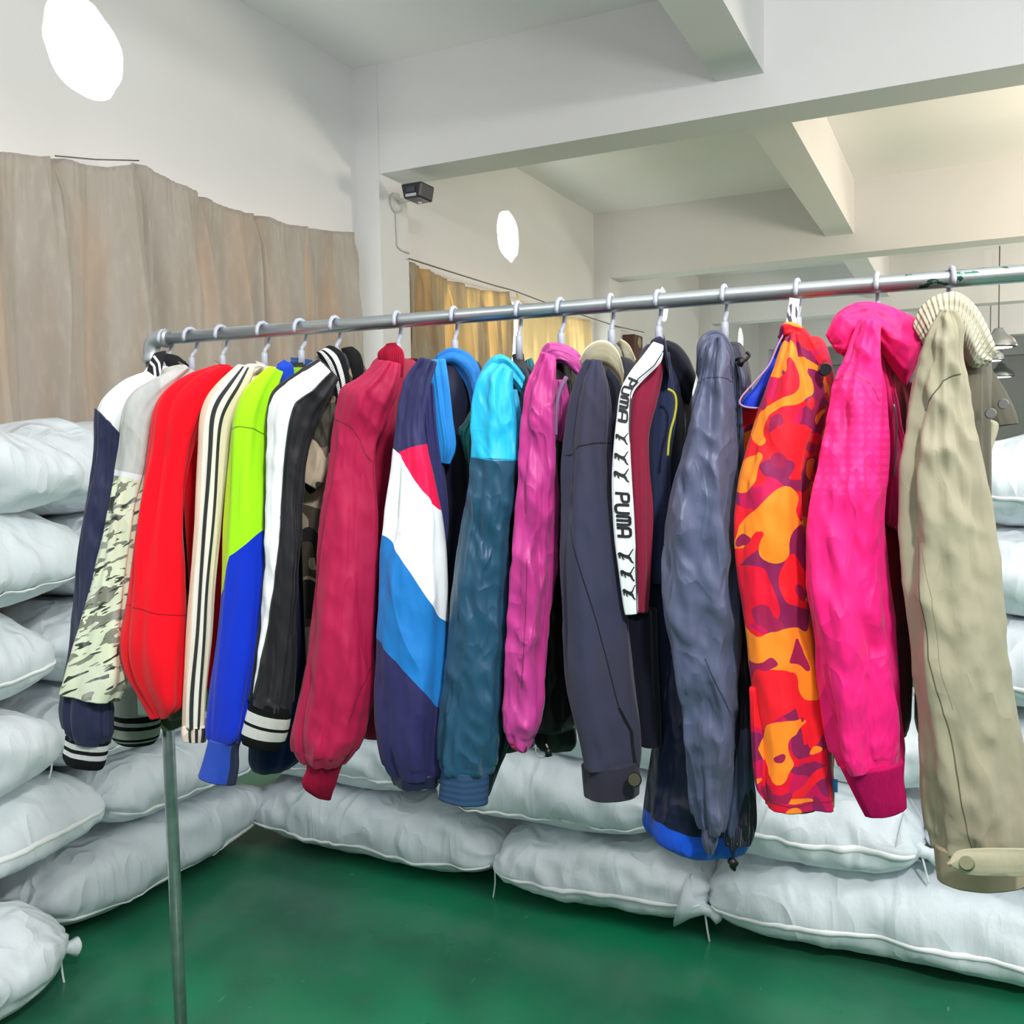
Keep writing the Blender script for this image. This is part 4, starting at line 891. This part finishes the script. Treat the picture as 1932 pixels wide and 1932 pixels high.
pipe('hood_drawcord', [P(1388, 680, D+.06), P(1396, 676, D+.05), P(1402, 682, D+.05), P(1410, 676, D+.05), P(1414, 670, D+.05), P(1408, 664, D+.05)], .0022, BT, g, n=6, smooth_path=4)
pipe('cord_toggle', [P(1394, 690, D+.05), P(1402, 676, D+.05)], .005, BT, g, n=10)
pipe('hem_drawcord', [P(1372, 1590, D-.02), P(1382, 1612, D-.02), P(1382, 1628, D-.02), P(1378, 1634, D-.02), P(1386, 1642, D-.02), P(1386, 1630, D-.02), P(1382, 1615, D-.02), P(1392, 1590, D-.02)], .0018, BT, g, n=6, smooth_path=4)
pipe('cord_toggle', [P(1378, 1622, D-.02), P(1388, 1632, D-.02)], .006, BT, g, n=10)

# ---- 14 orange camo
def orange_camo(name, seed):
    m = cloth(name, 'E4002E', 'crisp', seed, fin=False)
    m.blot(9, .50, 'C80050', seed=2, dist=.9); m.blot(11, .545, '861450', (1, 1, 1.2), seed=6, dist=1.0); m.blot(10, .56, 'EE1226', seed=12, dist=.9)
    m.blot(11, .585, 'FF8A1E', (1, 1, 1.35), seed=19, dist=1.3); m.blot(24, .70, '9C1048', seed=21, dist=.3); return m
g = garment(1505, 'camouflage_jacket', 'red, orange and magenta camouflage jacket with blue lining at the hood')
D = D_(1505)
Body(1505, 640, 1480, .045, .18, seed=14, ang=3, sh=8).build('body', orange_camo('orange_camo_body', 37).done(), g)
m = orange_camo('orange_camo_sleeve', 38); m.line([(1425, 1490), (1500, 1500), (1580, 1497)], 2.5, '8C0A38', .001)
Tube([(1484, 640, 1512, 628), (1462, 690, 1536, 690), (1444, 740, 1548, 745), (1428, 795, 1546, 800), (1412, 850, 1530, 856), (1398, 905, 1520, 910), (1392, 960, 1518, 964), (1394, 1030, 1524, 1034), (1402, 1100, 1530, 1104), (1410, 1180, 1540, 1184), (1416, 1260, 1552, 1262), (1421, 1340, 1562, 1342), (1426, 1420, 1569, 1420), (1430, 1480, 1574, 1478), (1432, 1508, 1575, 1518)], D, maxth=.07, seed=38, fold=.006, crease=.0012).build('sleeve', m.done(), g)
Tube([(1416, 1300, 1440, 1300), (1420, 1400, 1448, 1400), (1426, 1480, 1450, 1480), (1440, 1505, 1452, 1512)], D-.02, maxth=.03, seed=39, fold=.003).build('back_panel', orange_camo('orange_camo_back', 39).done(), g)
Tube([(1436, 1480, 1566, 1480), (1444, 1508, 1562, 1508), (1470, 1524, 1540, 1526)], D+.10, maxth=.07, seed=40, fold=.002).build('hem', cloth('dark_red_hem', '6E0420', 'crisp', 40), g)
Tube([(1470, 640, 1484, 622), (1452, 680, 1476, 668), (1430, 720, 1462, 712), (1402, 752, 1448, 745), (1395, 766, 1440, 772)], D+.06, maxth=.03, seed=41, fold=.002).build('hood_lining', cloth('royal_lining', '0A36C8', 'crisp', 41), g)
Tube([(1472, 636, 1482, 648), (1476, 616, 1500, 660), (1498, 612, 1510, 668), (1522, 624, 1524, 700), (1544, 660, 1540, 740), (1556, 700, 1548, 750)], D+.03, maxth=.04, seed=42, fold=.005, crease=.001).build('collar', orange_camo('orange_camo_collar', 42).done(), g)
Tube([(1398, 762, 1440, 766), (1396, 800, 1430, 806), (1392, 850, 1420, 856), (1390, 900, 1410, 905)], D+.09, maxth=.04, seed=43, fold=.002).build('hood_fold', orange_camo('orange_camo_hood', 43).done(), g)
pipe('hood_piping', [P(x, y, D+.02) for x, y in ((1486, 618), (1468, 650), (1450, 690), (1420, 725), (1400, 748), (1396, 762), (1412, 769), (1440, 770))], .0016, simple('mauve_piping', 'B58AB0', .6), g, n=6, smooth_path=5)
pipe('button', [P(1556, 697, D-.01), P(1558, 697, D-.022)], [.0095, .008], simple('black_snap', '1B1A20', .3), g, n=18, smooth=False)
v, f = box_vf(-.006, .006, -.001, .001, -.009, .009); q = P(1572, 1482, D-.02); mesh_obj('side_tag', [Vector(a)+q for a in v], f, simple('blue_tag', '2C7CC0', .7), g, smooth=False)
# paper care tag hanging at the neck
v, f = box_vf(-.008, .008, -.0005, .0005, -.03, .03); q = P(1494, 600, D+.14); R_ = Matrix.Rotation(YAW, 3, 'Z') @ Matrix.Rotation(.15, 3, 'Y')
mesh_obj('care_tag', [R_ @ Vector(a)+q for a in v], f, MT('paper_tag', 'D8D8DE', .8).blot(180, .62, '4A4A55', (1, 1, .3), 2).done(), g, smooth=False)

# ---- 15 pink
g = garment(1655, 'pink_jacket', 'hot pink jacket with large standing collar and ribbed cuff')
D = D_(1655)
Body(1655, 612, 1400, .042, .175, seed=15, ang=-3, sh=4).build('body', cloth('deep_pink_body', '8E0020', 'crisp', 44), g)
m = cloth('pink_sleeve', 'F5157F', 'nylon', 45, rough=.55, fin=False); m.soft(5, .45, .7, 'E80868', (1, 1, .4), 6, 2, .7)
m.line([(1560, 735), (1585, 712), (1610, 706), (1640, 728), (1655, 760)], 2.5, 'B80052', .0012); m.line([(1560, 1300), (1575, 1370), (1605, 1440)], 2.5, 'B80052', .001)
# faint dotted print between shoulder and elbow
dx = m.M('FRACT', m.M('MULTIPLY', m.px[0], 6.5)); dy = m.M('FRACT', m.M('MULTIPLY', m.px[1], 6.5))
rd = m.M('ADD', m.M('POWER', m.M('SUBTRACT', dx, .5), 2), m.M('POWER', m.M('SUBTRACT', dy, .5), 2))
m.mix(m.M('MULTIPLY', m.M('MULTIPLY', m.M('LESS_THAN', rd, .09), m.M('LESS_THAN', m.px[1], 9.3)), m.M('MULTIPLY', m.M('GREATER_THAN', m.px[1], 7.2), .16)), 'FF5FA8')
Tube([(1626, 606, 1652, 612), (1608, 645, 1652, 652), (1588, 690, 1656, 694), (1572, 730, 1664, 734), (1560, 790, 1670, 794), (1548, 850, 1674, 854), (1536, 920, 1674, 924), (1530, 990, 1670, 994), (1531, 1060, 1674, 1064), (1537, 1130, 1682, 1134), (1548, 1210, 1690, 1214), (1557, 1290, 1697, 1292), (1566, 1360, 1702, 1362), (1574, 1415, 1704, 1412), (1588, 1450, 1700, 1440)], D, maxth=.07, seed=45, fold=.008, crease=.0022, gather=.008).build('sleeve', m.done(), g)
Tube([(1586, 1446, 1706, 1434), (1602, 1480, 1704, 1470), (1618, 1512, 1708, 1502), (1632, 1538, 1709, 1524)], D, maxth=.05, seed=45, fold=.002).build('cuff', ribbed('pink_cuff', 'F01A78', 40, .001), g)
m = cloth('pink_collar', 'EE0F72', 'nylon', 46, rough=.55)
Tube([(1562, 632, 1580, 660), (1576, 600, 1606, 672), (1604, 580, 1626, 650), (1640, 573, 1654, 650), (1676, 580, 1684, 690), (1712, 594, 1706, 716), (1736, 608, 1716, 712), (1753, 618, 1738, 664)], D+.04, maxth=.05, seed=46, fold=.005, crease=.001).build('collar', m, g)
Tube([(1652, 660, 1672, 660), (1664, 730, 1690, 740), (1672, 790, 1700, 800), (1676, 850, 1712, 860), (1676, 950, 1706, 960), (1674, 990, 1690, 1000)], D+.05, maxth=.04, seed=47, fold=.005, crease=.001).build('front_panel', cloth('pink_front', 'D20A62', 'nylon', 47), g)
Tube([(1702, 730, 1716, 726), (1706, 800, 1722, 800), (1706, 870, 1720, 870), (1702, 920, 1712, 920)], D+.14, maxth=.03, seed=48, fold=.003).build('far_front', cloth('pink_far_front', 'E01570', 'nylon', 48), g)
pipe('zip', [P(x, y, D+.02) for x, y in ((1686, 762), (1692, 800), (1690, 850), (1686, 900))], .0014, ZIP, g, n=8, smooth_path=4)

# ---- 16 khaki
g = garment(1795, 'khaki_jacket', 'khaki cotton jacket at the right end with ribbed collar and buttoned cuff tab')
D = D_(1795)
KH = '9A967E'
Body(1795, 600, 1420, .045, .19, seed=16, ang=-2, sh=8).build('body', cloth('khaki_body_shaded', '4C4836', 'crisp', 49), g)  # khaki darkened: the shade beside the sleeve is put into the body colour
m = cloth('khaki_sleeve', KH, 'crisp', 50, rough=.8, fin=False); m.soft(4, .45, .7, '978D7A', (1, 1, .4), 6, 2, .6)
m.line([(1738, 775), (1755, 755), (1780, 720), (1812, 706)], 3, '55513E', .0015); m.line([(1722, 1010), (1745, 1120), (1760, 1230), (1790, 1340), (1812, 1450), (1830, 1560), (1838, 1590)], 2.5, '5A5542', .0015)
m.line([(1740, 1030), (1762, 1120), (1776, 1230), (1800, 1320)], 1.2, '7A745E', .0008)
Tube([(1774, 588, 1800, 590), (1757, 618, 1813, 614), (1746, 660, 1818, 662), (1736, 715, 1822, 720), (1727, 780, 1830, 786), (1718, 850, 1842, 856), (1711, 930, 1856, 935), (1705, 1000, 1868, 1005), (1704, 1070, 1878, 1074), (1712, 1150, 1888, 1154), (1722, 1230, 1898, 1234), (1730, 1310, 1910, 1310), (1738, 1390, 1922, 1390), (1747, 1470, 1934, 1470), (1755, 1540, 1944, 1540), (1762, 1594, 1946, 1594)], D, maxth=.08, seed=50, fold=.008, crease=.0034, gather=.006).build('sleeve', m.done(), g)
tk = Tube([(1761, 1588, 1950, 1590), (1764, 1620, 1952, 1622), (1768, 1652, 1954, 1656)], D-.004, maxth=.08, seed=50, fold=.0015); tk.build('cuff', cloth('khaki_cuff', '968B72', 'crisp', 51), g)
V = []
tabp = [(1792, 1628), (1812, 1602), (1960, 1598), (1960, 1654), (1822, 1650)]
CF = Tube([(1790, 1626, 1796, 1634), (1806, 1606, 1816, 1646), (1850, 1600, 1850, 1652), (1954, 1600, 1954, 1654)], D-.086, maxth=.004, seed=51, fold=.0006).build('cuff_tab', cloth('khaki_tab', 'A9A48A', 'crisp', 52), g)
pipe('button', [P(1823, 1628, D-.084), P(1823, 1628, D-.094)], [.0105, .008], simple('khaki_button', '77765A', .5), CF, n=24, smooth=False)
m = MT('khaki_rib', 'BDB8A0', .9, spec=.1, sheen=.2); m.rib(22, .0013, 1); m.bump('noise', 12, .003, seed=3); KR = m.done()
Tube([(1728, 618, 1746, 650), (1742, 588, 1764, 640), (1770, 566, 1782, 628), (1806, 560, 1800, 640), (1836, 580, 1816, 668), (1856, 610, 1824, 684), (1872, 648, 1838, 694), (1880, 668, 1864, 690)], D+.05, maxth=.05, seed=52, fold=.006, crease=.001).build('collar', KR, g)
Tube([(1838, 700, 1870, 694), (1840, 740, 1892, 730), (1846, 780, 1912, 770), (1856, 808, 1920, 800)], D+.14, maxth=.02, seed=53, fold=.003).build('inner_collar', cloth('dark_khaki', '4D4B3C', 'crisp', 53), g)
Tube([(1832, 790, 1846, 790), (1836, 800, 1880, 800), (1840, 840, 1868, 850), (1848, 890, 1862, 900)], D+.10, maxth=.02, seed=54, fold=.003).build('lapel', cloth('khaki_lapel', 'A8A48C', 'crisp', 54), g)
for (x, y, d) in ((1869, 780, .045), (1893, 762, .10)):
    pipe('snap_button', [P(x, y, D+d-.012), P(x, y, D+d-.016)], [.0075, .006], ZIP, g, n=16, smooth=False)
pipe('hanging_loop', [P(1822, 760, D+.0), P(1826, 800, D-.0), P(1826, 830, D-.0), P(1816, 845, D-.0)], .0016, BT, g, n=8, smooth_path=4)
